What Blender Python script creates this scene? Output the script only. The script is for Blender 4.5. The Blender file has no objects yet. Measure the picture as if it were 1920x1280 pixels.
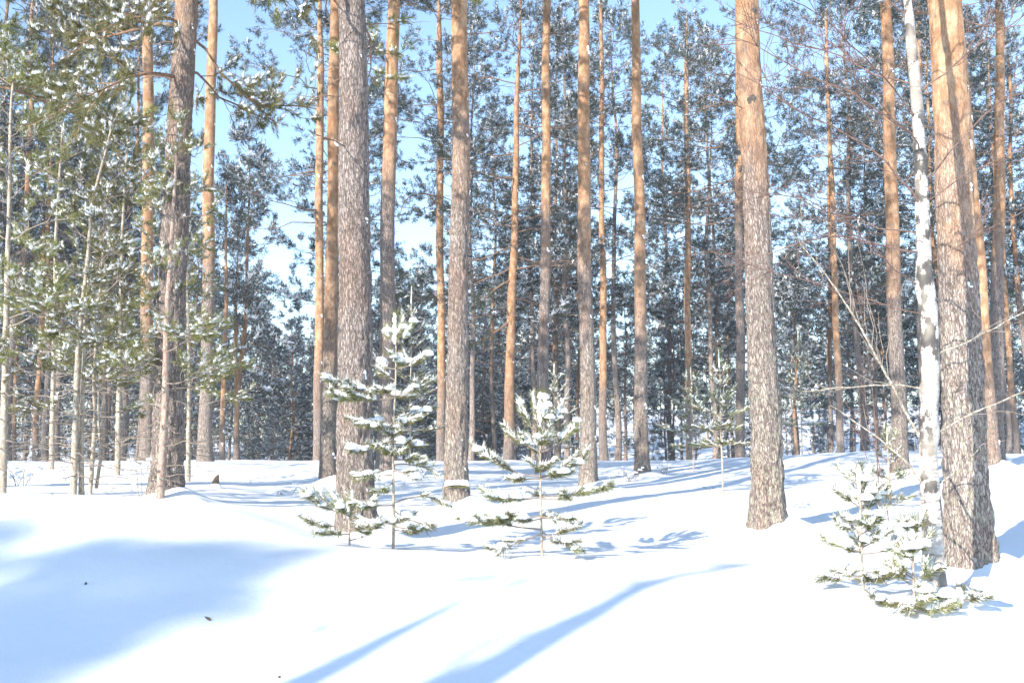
import bpy, math, random
import numpy as np
from mathutils import Vector, Matrix

sc = bpy.context.scene
C = sc.collection

# ------------------------------------------------------------------ camera
FPX = 1920 * 35 / 36.0
PITCH = math.atan(225 / FPX)
EYE = 1.6
cam = bpy.data.cameras.new('camera')
cam.lens = 35; cam.sensor_width = 36; cam.clip_end = 3000; cam.clip_start = 0.05
camo = bpy.data.objects.new('camera', cam); C.objects.link(camo)
camo.location = (0, 0, EYE); camo.rotation_euler = (math.pi / 2 + PITCH, 0, 0)
sc.camera = camo

# ------------------------------------------------------------------ sky, sun, exposure
SUN_AZ = math.radians(37)      # light travels towards this bearing (clockwise from +Y)
SUN_EL = math.radians(25)
world = bpy.data.worlds.new('World'); sc.world = world; world.use_nodes = True
wn = world.node_tree
sky = wn.nodes.new('ShaderNodeTexSky'); sky.sky_type = 'NISHITA'; sky.sun_disc = False
sky.sun_elevation = SUN_EL; sky.sun_rotation = SUN_AZ + math.pi
sky.air_density = 1.0; sky.dust_density = 0.05; sky.ozone_density = 1.6
wn.links.new(sky.outputs[0], wn.nodes['Background'].inputs[0])
wn.nodes['Background'].inputs[1].default_value = 0.15
sun = bpy.data.lights.new('sun', 'SUN'); sun.energy = 4.0; sun.angle = math.radians(0.53); sun.color = (1.0, 0.93, 0.83)
suno = bpy.data.objects.new('sun', sun); C.objects.link(suno)
LDIR = Vector((math.sin(SUN_AZ) * math.cos(SUN_EL), math.cos(SUN_AZ) * math.cos(SUN_EL), -math.sin(SUN_EL)))
suno.rotation_euler = LDIR.to_track_quat('-Z', 'Y').to_euler(); suno.location = (-20, -25, 25)
vs = sc.view_settings
vs.view_transform = 'Standard'; vs.look = 'None'; vs.gamma = 1; vs.use_curve_mapping = False
vs.exposure = 1.32
sc.cycles.adaptive_threshold = .02; sc.cycles.max_bounces = 6; sc.cycles.diffuse_bounces = 3; sc.cycles.glossy_bounces = 1
sc.cycles.transmission_bounces = 2; sc.cycles.transparent_max_bounces = 2
sc.cycles.caustics_reflective = False; sc.cycles.caustics_refractive = False

def at(px, py, d):
    """photograph pixel (1920x1280) at horizontal depth d -> world point"""
    u = (px - 960) / FPX; v = (640 - py) / FPX
    y = math.cos(PITCH) - math.sin(PITCH) * v; z = math.sin(PITCH) + math.cos(PITCH) * v
    s = d / y
    return Vector((u * s, d, EYE + z * s))

# ------------------------------------------------------------------ numpy noise
_P = np.random.default_rng(5).random((64, 64, 64)).astype(np.float32)
def vnoise(p):
    p = np.asarray(p, np.float64); i = np.floor(p).astype(int); f = p - i; f = f * f * (3 - 2 * f)
    i &= 63; j = (i + 1) & 63
    x0, y0, z0 = i[..., 0], i[..., 1], i[..., 2]; x1, y1, z1 = j[..., 0], j[..., 1], j[..., 2]
    fx, fy, fz = f[..., 0], f[..., 1], f[..., 2]
    def L(a, b, t): return a + (b - a) * t
    return L(L(L(_P[x0, y0, z0], _P[x1, y0, z0], fx), L(_P[x0, y1, z0], _P[x1, y1, z0], fx), fy),
             L(L(_P[x0, y0, z1], _P[x1, y0, z1], fx), L(_P[x0, y1, z1], _P[x1, y1, z1], fx), fy), fz) * 2 - 1
def fbm(p, o=3):
    p = np.asarray(p, np.float64); a = 1.0; r = 0
    for k in range(o):
        r = r + a * vnoise(p + 17.3 * k); p = p * 2.03; a *= .5
    return r

# ------------------------------------------------------------------ materials
def new_mat(name):
    m = bpy.data.materials.new(name); m.use_nodes = True
    nt = m.node_tree; b = nt.nodes['Principled BSDF']
    return m, nt, b
class N:
    """small node helper"""
    def __init__(s, nt): s.nt = nt
    def n(s, t, **kw):
        x = s.nt.nodes.new(t)
        for k, v in kw.items(): setattr(x, k, v)
        return x
    def l(s, a, b): s.nt.links.new(a, b)
    def math(s, op, a, b=None, c=None, clamp=False):
        x = s.n('ShaderNodeMath', operation=op); x.use_clamp = clamp
        for i, v in enumerate((a, b, c)):
            if v is None: continue
            if isinstance(v, (int, float)): x.inputs[i].default_value = v
            else: s.l(v, x.inputs[i])
        return x.outputs[0]
    def mix(s, f, a, b):
        x = s.n('ShaderNodeMix', data_type='RGBA')
        for i, v in ((0, f), (6, a), (7, b)):
            if isinstance(v, (int, float)): x.inputs[i].default_value = v
            elif isinstance(v, tuple): x.inputs[i].default_value = v + (1,)
            else: s.l(v, x.inputs[i])
        return x.outputs[2]
    def noise(s, vec, scale, detail=3, rough=.55):
        x = s.n('ShaderNodeTexNoise'); x.inputs['Scale'].default_value = scale
        x.inputs['Detail'].default_value = detail; x.inputs['Roughness'].default_value = rough
        s.l(vec, x.inputs['Vector']); return x.outputs['Fac']
    def map(s, vec, sx, sy, sz, loc=None):
        x = s.n('ShaderNodeMapping'); x.inputs['Scale'].default_value = (sx, sy, sz)
        s.l(vec, x.inputs['Vector'])
        if loc is not None: s.l(loc, x.inputs['Location'])
        return x.outputs[0]
    def ramp(s, f, lo, hi):
        x = s.n('ShaderNodeMapRange', interpolation_type='SMOOTHSTEP')
        x.inputs['From Min'].default_value = lo; x.inputs['From Max'].default_value = hi
        s.l(f, x.inputs['Value']); return x.outputs[0]

def mat_snow(name, bump_scale=None, col=(.87, .885, .90)):
    m, nt, b = new_mat(name); h = N(nt)
    b.inputs['Roughness'].default_value = .55; b.inputs['Specular IOR Level'].default_value = .15
    b.inputs['Base Color'].default_value = col + (1,)
    if bump_scale:
        tc = h.n('ShaderNodeTexCoord').outputs['Object']
        a = h.noise(tc, bump_scale, 5, .6); a2 = h.noise(tc, bump_scale * 9, 2)
        bp = h.n('ShaderNodeBump'); bp.inputs['Strength'].default_value = .35; bp.inputs['Distance'].default_value = .02
        h.l(h.math('MULTIPLY_ADD', a2, .25, a), bp.inputs['Height']); h.l(bp.outputs[0], b.inputs['Normal'])
    return m

def mat_bark():
    m, nt, b = new_mat('pine_bark'); h = N(nt)
    tc = h.n('ShaderNodeTexCoord').outputs['Object']
    oi = h.n('ShaderNodeObjectInfo')
    off = h.n('ShaderNodeCombineXYZ'); rnd = oi.outputs['Random']
    h.l(h.math('MULTIPLY', rnd, 37.0), off.inputs[0]); h.l(h.math('MULTIPLY', rnd, 11.0), off.inputs[2])
    sep = h.n('ShaderNodeSeparateXYZ'); h.l(tc, sep.inputs[0]); z = sep.outputs[2]
    line = h.n('ShaderNodeAttribute', attribute_type='OBJECT', attribute_name='bark_line').outputs['Fac']
    lich = h.n('ShaderNodeAttribute', attribute_type='OBJECT', attribute_name='lichen').outputs['Fac']
    v1 = h.map(tc, 44, 44, 10, off.outputs[0])
    dist = h.noise(v1, .8, 4, .65)
    vd = h.n('ShaderNodeVectorMath', operation='ADD'); h.l(v1, vd.inputs[0])
    cb = h.n('ShaderNodeCombineXYZ'); h.l(h.math('MULTIPLY', dist, 2.6), cb.inputs[0]); h.l(h.math('MULTIPLY', dist, -2.2), cb.inputs[2]); h.l(cb.outputs[0], vd.inputs[1])
    vor = h.n('ShaderNodeTexVoronoi', feature='DISTANCE_TO_EDGE'); vor.inputs['Scale'].default_value = 1; h.l(vd.outputs[0], vor.inputs['Vector'])
    vc = h.n('ShaderNodeTexVoronoi', feature='F1'); vc.inputs['Scale'].default_value = 1; h.l(vd.outputs[0], vc.inputs['Vector'])
    cellv = h.n('ShaderNodeSeparateColor'); h.l(vc.outputs['Color'], cellv.inputs[0])
    fis = h.ramp(vor.outputs['Distance'], -0.03, 0.16)
    fine = h.noise(h.map(tc, 60, 60, 22, off.outputs[0]), 1, 4, .65)
    big = h.noise(h.map(tc, 2.2, 2.2, .9, off.outputs[0]), 1, 3)
    plate = h.mix(cellv.outputs[0], (.26, .205, .182), (.345, .29, .264))
    plate = h.mix(h.ramp(fine, .35, .75), plate, (.39, .335, .305))
    plate = h.mix(h.math('MULTIPLY', h.ramp(big, .5, .7), .45), plate, (.30, .18, .125))
    grey = h.mix(fis, (.175, .14, .12), plate)
    crk = h.noise(h.map(tc, 26, 26, 2.6, off.outputs[0]), 1, 3, .6)
    crk = h.ramp(h.math('ABSOLUTE', h.math('SUBTRACT', crk, .5)), .0, .035)
    grey = h.mix(crk, h.mix(.55, grey, (.07, .052, .045)), grey)
    # lichen flecks low on the stem
    ln = h.noise(h.map(tc, 34, 34, 15, off.outputs[0]), 1, 3, .6)
    lm = h.math('MULTIPLY', h.ramp(ln, .50, .60), h.math('MULTIPLY', lich, h.ramp(z, 4.2, .6)))
    grey = h.mix(lm, grey, (.40, .375, .29))
    # flaking orange bark higher up
    v2 = h.map(tc, 9, 9, 5, off.outputs[0])
    o1 = h.noise(v2, 1.0, 4, .6); o2 = h.noise(h.map(tc, 30, 30, 14, off.outputs[0]), 1, 3, .6)
    org = h.mix(h.ramp(o1, .35, .68), (.295, .158, .086), (.47, .305, .190))
    org = h.mix(h.math('MULTIPLY', h.ramp(o2, .56, .68), .55), org, (.22, .13, .085))
    org = h.mix(h.math('MULTIPLY', h.ramp(h.noise(h.map(tc, 6, 6, 4.2, off.outputs[0]), 1, 4, .6), .56, .68), .7), org, (.16, .125, .10))
    fz = h.math('MULTIPLY_ADD', h.math('SUBTRACT', big, .5), 3.2, h.math('SUBTRACT', z, line))
    fz = h.math('MULTIPLY_ADD', h.math('SUBTRACT', o1, .5), 1.6, fz)
    f = h.ramp(fz, -1.2, 2.0)
    col = h.mix(f, grey, org)
    hs = h.n('ShaderNodeHueSaturation'); h.l(col, hs.inputs['Color'])
    h.l(h.math('MULTIPLY_ADD', rnd, .3, .88), hs.inputs['Value'])
    h.l(hs.outputs[0], b.inputs['Base Color'])
    b.inputs['Roughness'].default_value = .85; b.inputs['Specular IOR Level'].default_value = .15
    hgt = h.math('MULTIPLY', h.math('ADD', h.math('MULTIPLY_ADD', fine, .5, fis), h.math('MULTIPLY', crk, .8)), h.math('SUBTRACT', 1.0, h.math('MULTIPLY', f, .75)))
    hgt = h.math('MULTIPLY_ADD', o2, .5, hgt)
    bp = h.n('ShaderNodeBump'); bp.inputs['Strength'].default_value = .9; bp.inputs['Distance'].default_value = .012
    h.l(hgt, bp.inputs['Height']); h.l(bp.outputs[0], b.inputs['Normal'])
    return m

def mat_simple_bark(name, c1, c2, scale=25, stretch=.3, mixcol=None):
    m, nt, b = new_mat(name); h = N(nt)
    tc = h.n('ShaderNodeTexCoord').outputs['Object']
    a = h.noise(h.map(tc, scale, scale, scale * stretch), 1, 4, .6)
    col = h.mix(h.ramp(a, .35, .65), c1, c2)
    if mixcol:
        col = h.mix(h.ramp(h.noise(h.map(tc, scale * 1.4, scale * 1.4, scale * .9), 1, 2), .52, .62), col, mixcol)
    h.l(col, b.inputs['Base Color']); b.inputs['Roughness'].default_value = .8; b.inputs['Specular IOR Level'].default_value = .2
    bp = h.n('ShaderNodeBump'); bp.inputs['Strength'].default_value = .6; bp.inputs['Distance'].default_value = .006
    h.l(a, bp.inputs['Height']); h.l(bp.outputs[0], b.inputs['Normal'])
    return m

def mat_birch():
    m, nt, b = new_mat('birch_bark'); h = N(nt)
    tc = h.n('ShaderNodeTexCoord').outputs['Object']
    a = h.noise(h.map(tc, 9, 9, 60), 1, 3, .6)
    c = h.noise(h.map(tc, 7, 7, 4.5), 1, 4, .6)
    c2 = h.noise(h.map(tc, 3, 3, 2.2), 1, 3, .5)
    col = h.mix(h.ramp(h.noise(tc, 14, 4), .4, .7), (.54, .51, .48), (.36, .32, .28))
    col = h.mix(h.math('MULTIPLY', h.ramp(a, .55, .64), .8), col, (.18, .14, .12))
    col = h.mix(h.ramp(c, .50, .57), col, (.075, .068, .062))
    col = h.mix(h.math('MULTIPLY', h.ramp(c2, .47, .62), .75), col, (.33, .29, .24))
    h.l(col, b.inputs['Base Color']); b.inputs['Roughness'].default_value = .6; b.inputs['Specular IOR Level'].default_value = .3
    bp = h.n('ShaderNodeBump'); bp.inputs['Strength'].default_value = .5; bp.inputs['Distance'].default_value = .008
    h.l(h.math('ADD', a, c), bp.inputs['Height']); h.l(bp.outputs[0], b.inputs['Normal'])
    return m

def mat_needles(name, c1, c2, trans=.3):
    m, nt, b = new_mat(name); h = N(nt)
    tc = h.n('ShaderNodeTexCoord').outputs['Object']
    oi = h.n('ShaderNodeObjectInfo')
    a = h.noise(tc, 2.2, 3); a2 = h.noise(tc, 30, 2)
    col = h.mix(h.ramp(h.math('MULTIPLY_ADD', a2, .6, h.math('MULTIPLY', a, .6)), .38, .82), c1, c2)
    hs = h.n('ShaderNodeHueSaturation'); h.l(col, hs.inputs['Color'])
    h.l(h.math('MULTIPLY_ADD', oi.outputs['Random'], .5, .75), hs.inputs['Value'])
    h.l(h.math('MULTIPLY_ADD', oi.outputs['Random'], .03, .485), hs.inputs['Hue'])
    h.l(hs.outputs[0], b.inputs['Base Color']); b.inputs['Roughness'].default_value = .5; b.inputs['Specular IOR Level'].default_value = .35
    tr = h.n('ShaderNodeBsdfTranslucent'); h.l(hs.outputs[0], tr.inputs['Color'])
    mx = h.n('ShaderNodeMixShader'); mx.inputs[0].default_value = trans
    h.l(b.outputs[0], mx.inputs[1]); h.l(tr.outputs[0], mx.inputs[2])
    h.l(mx.outputs[0], nt.nodes['Material Output'].inputs[0])
    return m

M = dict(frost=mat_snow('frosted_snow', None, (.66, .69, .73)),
    ground=mat_snow('snow_cover', 5.0), snow=mat_snow('fresh_snow', None), bark=mat_bark(), birch=mat_birch(),
    young=mat_simple_bark('young_pine_bark', (.26, .20, .15), (.42, .36, .29), 30, .25, (.46, .45, .37)),
    limb=mat_simple_bark('pine_limb_bark', (.16, .10, .07), (.28, .18, .12), 30, .6),
    farlimb=mat_simple_bark('thin_limb_bark', (.15, .10, .075), (.25, .17, .12), 20, .6),
    redyoung=mat_simple_bark('reddish_young_bark', (.24, .15, .115), (.38, .28, .23), 30, .25, (.40, .36, .30)),
    greylimb=mat_simple_bark('dead_twig_bark', (.20, .16, .13), (.33, .28, .23), 40, .6),
    twig=mat_simple_bark('birch_twig_bark', (.12, .075, .062), (.22, .145, .12), 30, .6),
    lichen=mat_simple_bark('lichen_branch_bark', (.17, .135, .11), (.36, .33, .26), 38, .8, (.48, .46, .38)),
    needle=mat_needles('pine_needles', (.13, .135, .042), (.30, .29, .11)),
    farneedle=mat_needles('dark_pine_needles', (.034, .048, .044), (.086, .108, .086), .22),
    knot=mat_simple_bark('resin_knot_bark', (.05, .045, .04), (.11, .095, .085), 50, .8),
    wood=mat_simple_bark('weathered_wood', (.11, .075, .05), (.22, .155, .11), 30, .2),
)

# ------------------------------------------------------------------ mesh helpers
class MB:
    def __init__(s): s.v = []; s.f = []; s.n = 0
    def add(s, v, f):
        v = np.asarray(v, np.float32).reshape(-1, 3); f = np.asarray(f, np.int32)
        if not len(v): return
        if f.shape[1] == 3: f = np.concatenate([f, np.full((len(f), 1), -1 - s.n, np.int32)], 1)
        s.v.append(v); s.f.append(f + s.n); s.n += len(v)
    def mesh(s, name, mat, smooth=True):
        me = bpy.data.meshes.new(name)
        if s.n:
            v = np.concatenate(s.v); f = np.concatenate(s.f)
            tot = np.where(f[:, 3] < 0, 3, 4).astype(np.int32)
            start = np.concatenate([[0], np.cumsum(tot)[:-1]]).astype(np.int32)
            flat = f.reshape(-1); flat = flat[flat >= 0]
            me.vertices.add(len(v)); me.vertices.foreach_set('co', v.reshape(-1))
            me.loops.add(len(flat)); me.loops.foreach_set('vertex_index', flat.astype(np.int32))
            me.polygons.add(len(f)); me.polygons.foreach_set('loop_start', start)
            me.polygons.foreach_set('use_smooth', np.full(len(f), smooth))
            me.update(calc_edges=True); me.validate()
        me.materials.append(M[mat])
        return me

def joined(name, parts):
    me_v = []; me_f = []; mi = []; sm = []; n = 0
    for k, (mb, mat, smooth) in enumerate(parts):
        if not mb.n: continue
        v = np.concatenate(mb.v); f = np.concatenate(mb.f); g = f + n; g[f < 0] = -1
        me_v.append(v); me_f.append(g); mi.append(np.full(len(f), k, np.int32)); sm.append(np.full(len(f), smooth)); n += len(v)
    t = MB(); t.v = me_v; t.f = me_f; t.n = n; me = t.mesh(name, parts[0][1])
    for p in parts[1:]: me.materials.append(M[p[1]])
    me.polygons.foreach_set('material_index', np.concatenate(mi)); me.polygons.foreach_set('use_smooth', np.concatenate(sm)); me.update()
    return me

def frames(p):
    t = np.gradient(p, axis=0); t /= np.linalg.norm(t, axis=1, keepdims=True) + 1e-9
    ref = np.where(np.abs(t[:, 2:3]) > .9, np.array([[1., 0, 0]]), np.array([[0, 0, 1.]]))
    if (np.abs(t[:, 2]) > .9).any(): ref = np.repeat(np.array([[1., .02, 0.03]]) if np.abs(t[0, 0]) < .85 else np.array([[0, 1., 0.03]]), len(t), 0)
    a = np.cross(t, ref); a /= np.linalg.norm(a, axis=1, keepdims=True) + 1e-9
    return t, a, np.cross(t, a)
def tube(p, r, k=5, cap=True):
    p = np.asarray(p, np.float64); n = len(p); r = np.broadcast_to(np.asarray(r, np.float64), (n,))
    t, a, b = frames(p)
    th = np.arange(k) * 2 * math.pi / k
    v = p[:, None] + r[:, None, None] * (np.cos(th)[None, :, None] * a[:, None] + np.sin(th)[None, :, None] * b[:, None])
    i = np.arange(n - 1)[:, None] * k; j = np.arange(k)[None]; j2 = (j + 1) % k
    f = np.stack([i + j, i + j2, i + k + j2, i + k + j], -1).reshape(-1, 4)
    v = v.reshape(-1, 3)
    if cap:
        v = np.concatenate([v, p[:1] - t[:1] * r[0] * .3, p[-1:] + t[-1:] * r[-1] * .6]); e0 = n * k; e1 = e0 + 1
        jj = np.arange(k); c0 = np.stack([np.full(k, e0), (jj + 1) % k, jj, np.full(k, -1)], -1)
        o = (n - 1) * k; c1 = np.stack([np.full(k, e1), o + jj, o + (jj + 1) % k, np.full(k, -1)], -1)
        f = np.concatenate([f, c0, c1])
    return v, f
def add_tube(mb, p, r, k=5, cap=False):
    v, f = tube(p, r, k, False)
    mb.add(v, f)
def blob(rng, nu=7, nv=4, flat=1.0):
    """lumpy closed blob of unit size, flat underside"""
    v = [[0, 0, 1.0]]
    for i in range(1, nv):
        a = math.pi * i / nv
        for j in range(nu):
            b = 2 * math.pi * (j + .5 * (i % 2)) / nu
            q = 1 + rng.uniform(-.22, .22)
            v.append([math.sin(a) * math.cos(b) * q, math.sin(a) * math.sin(b) * q, math.cos(a) * q])
    v.append([0, 0, -1.0]); v = np.array(v); v[:, 2] = np.where(v[:, 2] < 0, v[:, 2] * .35, v[:, 2]) * flat
    f = []
    for j in range(nu):
        f.append([0, 1 + j, 1 + (j + 1) % nu, -1])
        for i in range(nv - 2):
            o = 1 + i * nu; f.append([o + j, o + nu + j, o + nu + (j + 1) % nu, o + (j + 1) % nu])
        o = 1 + (nv - 2) * nu; f.append([len(v) - 1, o + (j + 1) % nu, o + j, -1])
    return v, f
def add_raw(mb, v, f):
    """faces with -1 as fourth index for triangles"""
    f = np.asarray(f, np.int32); v = np.asarray(v, np.float32)
    mb.v.append(v); g = f + mb.n; g[f < 0] = -1; mb.f.append(g); mb.n += len(v)
def add(mb, v, f):
    f = np.asarray(f, np.int32)
    if f.shape[1] == 3: f = np.concatenate([f, np.full((len(f), 1), -1, np.int32)], 1)
    add_raw(mb, v, f)
MB.add = lambda s, v, f: add(s, v, f)

def sleeve(mb, p, r, rng, k=6, lift=.5, flat=.8):
    """lumpy roll of snow lying along a path"""
    p = np.asarray(p, float); L = np.linalg.norm(np.diff(p, axis=0), axis=1).sum()
    n = max(4, int(L / (r * 1.15)) + 1)
    t = np.linspace(0, 1, len(p)); q = np.stack([np.interp(np.linspace(0, 1, n), t, p[:, i]) for i in range(3)], 1)
    rr = r * (1 + rng.uniform(-.35, .4, n)); rr[0] *= .35; rr[-1] *= .55
    q[:, 2] += rr * lift; q[:, :2] += rng.normal(0, r * .15, (n, 2))
    v, f = tube(q, rr, k)
    v = v.copy(); body = v[:n * k].reshape(n, k, 3)
    body += rng.normal(0, r * .10, body.shape)
    body[..., 2] = q[:, None, 2] + (body[..., 2] - q[:, None, 2]) * np.where(body[..., 2] < q[:, None, 2], flat * .55, flat)
    v[:n * k] = body.reshape(-1, 3)
    add(mb, v, f)
def brush(mb, p, rng, per_m=330, ln=.06, w=.0045, t0=0.0):
    """needles along a twig"""
    p = np.asarray(p, float); L = np.linalg.norm(np.diff(p, axis=0), axis=1).sum()
    n = max(8, int(L * per_m)); t = np.linspace(0, 1, len(p)); s = rng.uniform(t0, 1, n)
    q = np.stack([np.interp(s, t, p[:, i]) for i in range(3)], 1)
    T, A, B = frames(p); ax = np.stack([np.interp(s, t, T[:, i]) for i in range(3)], 1)
    rd = rng.normal(size=(n, 3)); rd -= (rd * ax).sum(1, keepdims=True) * ax; rd /= np.linalg.norm(rd, axis=1, keepdims=True)
    ang = rng.uniform(.45, 1.05, n)[:, None]
    d = ax * np.cos(ang) + rd * np.sin(ang); d[:, 2] += .12
    sd = np.cross(d, rng.normal(size=(n, 3))); sd /= np.linalg.norm(sd, axis=1, keepdims=True)
    l = ln * rng.uniform(.7, 1.15, n)[:, None]
    v = np.stack([q + sd * w * .5, q - sd * w * .5, q + d * l], 1).reshape(-1, 3)
    add(mb, v, np.arange(3 * n).reshape(-1, 3))

# ------------------------------------------------------------------ scene-object helpers
def tag(o, label=None, cat=None, group=None, kind=None):
    if label: o['label'] = label
    if cat: o['category'] = cat
    if group: o['group'] = group
    if kind: o['kind'] = kind
    return o
def obj(name, me, parent=None, loc=None, rot=None, scale=None, kind=None):
    o = bpy.data.objects.new(name, me); C.objects.link(o)
    if parent: o.parent = parent
    if loc is not None: o.location = loc
    if rot is not None: o.rotation_euler = rot
    if scale is not None: o.scale = (scale,) * 3 if isinstance(scale, (int, float)) else scale
    if kind: o['kind'] = kind
    return o
def thing(name, label, cat, loc, group=None, rotz=0, scale=1):
    o = obj(name, None, None, loc, (0, 0, rotz), scale); o.empty_display_size = .3
    return tag(o, label, cat, group)

# ------------------------------------------------------------------ the tree list (measured)
# base px, base py, upper px, upper py, depth, width low, width up, height, crown start (m), bark line (m), lichen, crown kind, label
PINES = [
 (672,1015, 658, 30, 11.0, 73, 54, 18.5, 6.1, 8.0, .25, 'N0', 'thick grey-barked pine in the foreground behind the tallest snowy sapling'),
 (310, 937, 347,  0, 12.5, 58, 44, 18.0, 5.5, 5.6, .35, 'N1', 'thick grey pine on the left with a thin reddish young stem before it'),
 (385, 860, 397, 60, 25.0, 27, 18, 19.0, 12.2, 4.4, .5, 'M0', 'straight pine with smooth grey lower trunk right of the thick left pine'),
 (275, 856, 278,120, 26.0, 25, 20, 19.0, 11.4, 2.6, .2, 'M1', 'orange-barked pine half hidden behind the thick left pine'),
 (597, 860, 600,130, 34.0, 18, 14, 19.0, 8.6, 3.0, .1, 'M2', 'slim dark red-brown pine left of the thick foreground pine'),
 (615, 908, 628,100, 18.0, 30, 21, 18.0, 9.0, 2.6, .6, 'M3', 'pale orange pine standing just left behind the thick foreground pine'),
 (720, 890, 735, 90, 19.0, 31, 26, 18.0, 9.4, 5.4, .3, 'M4', 'leaning pine just right behind the thick foreground pine, orange at top'),
 (857, 947, 863,  0, 14.5, 46, 30, 18.5, 8.6, 5.0, .6, 'M0', 'grey and orange pine with a pad of snow low on its trunk'),
 (828, 864, 824,100, 34.0, 17, 12, 18.5, 9.4, 2.0, .1, 'M1', 'thin orange pine close behind the pine with snow on its foot'),
 (952, 850, 970,200, 32.0, 20, 10, 17.0, 6.4, 1.2, .0, 'M2', 'leaning red-orange pine with a broken branch, in the middle distance'),
 (1018,888, 1026, 0, 22.0, 23, 14, 19.0, 11.6, 5.2, .2, 'M3', 'slender pine rising behind the snow-sleeved sapling'),
 (1103,917, 1092, 0, 18.0, 33, 21, 18.5, 10.4, 3.9, .6, 'M4', 'straight orange-topped pine right of the snow-sleeved sapling'),
 (1132,864, 1127, 80, 33.0, 16, 8, 18.0, 10.4, 2.4, .1, 'M0', 'thin pine with snowy sunlit crown right behind the straight orange-topped pine'),
 (1205,893, 1192, 0, 21.0, 27, 16, 19.0, 11.4, 3.0, .4, 'M1', 'slender orange pine standing alone right of the centre'),
 (1292,866, 1287,120, 38.0, 14, 9, 18.5, 8.4, 3.2, .1, 'M2', 'very thin orange pine far back between the lone slender pine and the thick right pine'),
 (1388,864, 1385,150, 34.0, 18, 14, 19.0, 8.0, 8.4, .5, 'M3', 'dark slim pine half hidden behind the left edge of the thick lichen-flecked pine'),
 (1441,993, 1403,  0, 11.5, 61, 44, 18.5, 7.6, 4.1, .9, 'M4', 'thick lichen-flecked pine with orange upper trunk and a black knot'),
 (1577,862, 1550,100, 36.0, 14, 8, 18.0, 8.8, 3.0, .1, 'M0', 'thin leaning red pine far right of the thick lichen-flecked pine'),
 (1557,862, 1554,380, 46.0, 9, 6, 15.5, 6.5, 5.0, .1, 'M1', 'thin dark pine stem close beside the thin leaning red pine'),
 (1688,888, 1660,  0, 19.0, 31, 20, 18.5, 10.2, 3.4, .3, 'M2', 'orange-topped pine left of the white birch'),
 (1822,1064,1768,  0,  9.2, 84, 62, 18.0, 7.4, 3.1, .7, 'M3', 'thickest pine right of the birch with a dark shadow stripe down its bark'),
 (1866,878, 1806,100, 20.0, 22, 15, 18.0, 8.4, 1.0, .1, 'M4', 'bright orange leaning pine close behind the thickest right pine'),
 (1868,870, 1876,  0, 22.0, 28, 15, 18.5, 11.2, 4.6, .4, 'M0', 'straight tan pine near the right edge of the photo'),
 (1907,842, 1878,470, 35.0, 12, 9, 17.0, 8.5, 2.0, .1, 'M1', 'thin leaning red pine at the far right edge'),
 (1730,862, 1724,150, 30.0, 13, 11, 18.0, 8.6, 8.0, .2, 'M2', 'dark slim pine half hidden behind the birch'),
 (418, 862, 421,640, 35.0, 11, 9, 11.0, 5.0, 1.0, .1, 'M4', 'thin red-brown pine just right of the straight grey left pine'),
 (441, 862, 443,660, 37.0, 8, 6, 9.0, 4.2, .8, .1, 'M3', 'thinnest red pine stem at the left edge of the sky gap'),
 (67,  862, 75, 640, 33.0, 11, 9, 16.0, 6.0, 1.0, .1, 'M0', 'slim orange pine stem far behind the left young pines'),
 (84,  860, 88, 640, 31.0, 12, 9, 16.5, 6.5, 3.6, .2, 'M1', 'slim grey pine stem far behind the left young pines'),
 (25,  860, 33, 640, 36.0, 8, 6, 15.0, 5.0, 1.0, .1, 'M2', 'thin red pine stem near the left edge of the photo'),
]
PINES.append((-175, 925, -160, 0, 12.4, 52, 40, 17.0, 5.0, 5.0, .4, 'N0', 'pine just outside the left edge whose snowy branches hang into the top left corner'))
BIRCH_D = 7.66
BIRCH = [(1752,1105),(1750,1050),(1748,1000),(1745,920),(1741,850),(1746,770),(1751,700),(1749,630),(1744,560),(1741,440),(1738,300),(1731,150),(1722,0),(1714,-150)]

# ------------------------------------------------------------------ ground
ctrl = []
def cp(x, y, drop): ctrl.append((x, y, EYE - drop))
for x, k in ((-7, -.02), (-4.5, -.02), (-3, -.0), (-1.5, 0), (0, 0), (1.5, .03), (3, .07), (4.5, .10), (7, .12)):
    cp(x, -3, 1.52); cp(x, 2, 1.52); cp(x, 5, 1.48 + k); cp(x, 6.2, 1.33 + k); cp(x, 7.2, 1.06 + k)
for x, d in ((-7, .62), (-4.5, .66), (-3, .72), (-1.5, .83), (0, .86), (1.5, .92), (3, 1.02), (4.5, 1.08), (7, 1.1)): cp(x, 8.3, d)
for x, y, d in ((-4.6, 10.3, .385), (-3.2, 10.3, .46), (-6.5, 10.3, .37), (-9, 12, .36), (-2.4, 10.2, .62), (-1.85, 10.0, .78), (.28, 9.3, .88), (1.5, 10, .88), (-6.2, 13, .36), (-7, 17, .2), (-4, 18, .3),
                (2.5, 15, .58), (5, 14, .66), (7, 12, .72), (9, 20, .2), (9.4, 25, -.25), (10.5, 27, -.3), (13, 26, -.2), (0, 30, -.02), (-5, 30, 0), (-10, 30, .02), (-16, 30, 0), (6, 30, -.02), (14, 32, -.1), (18, 28, -.2), (0, 36, .25), (-12, 36, .25), (12, 38, .2), (3.6, 20, .36), (-12, 20, .15), (16, 14, .5)):
    cp(x, y, d)
for t in PINES:
    if t[4] < 24:
        p = at(t[0], t[1], t[4]); cp(p.x, p.y, EYE - p.z)
p = at(BIRCH[0][0], BIRCH[0][1], BIRCH_D); cp(p.x, p.y, EYE - p.z)
ctrl = np.array(ctrl)
def tps(a, b):
    r2 = ((a[:, None, :2] - b[None, :, :2]) ** 2).sum(-1)
    return .5 * r2 * np.log(r2 + 1e-9)
K = tps(ctrl, ctrl) + np.eye(len(ctrl)) * .35
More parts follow.
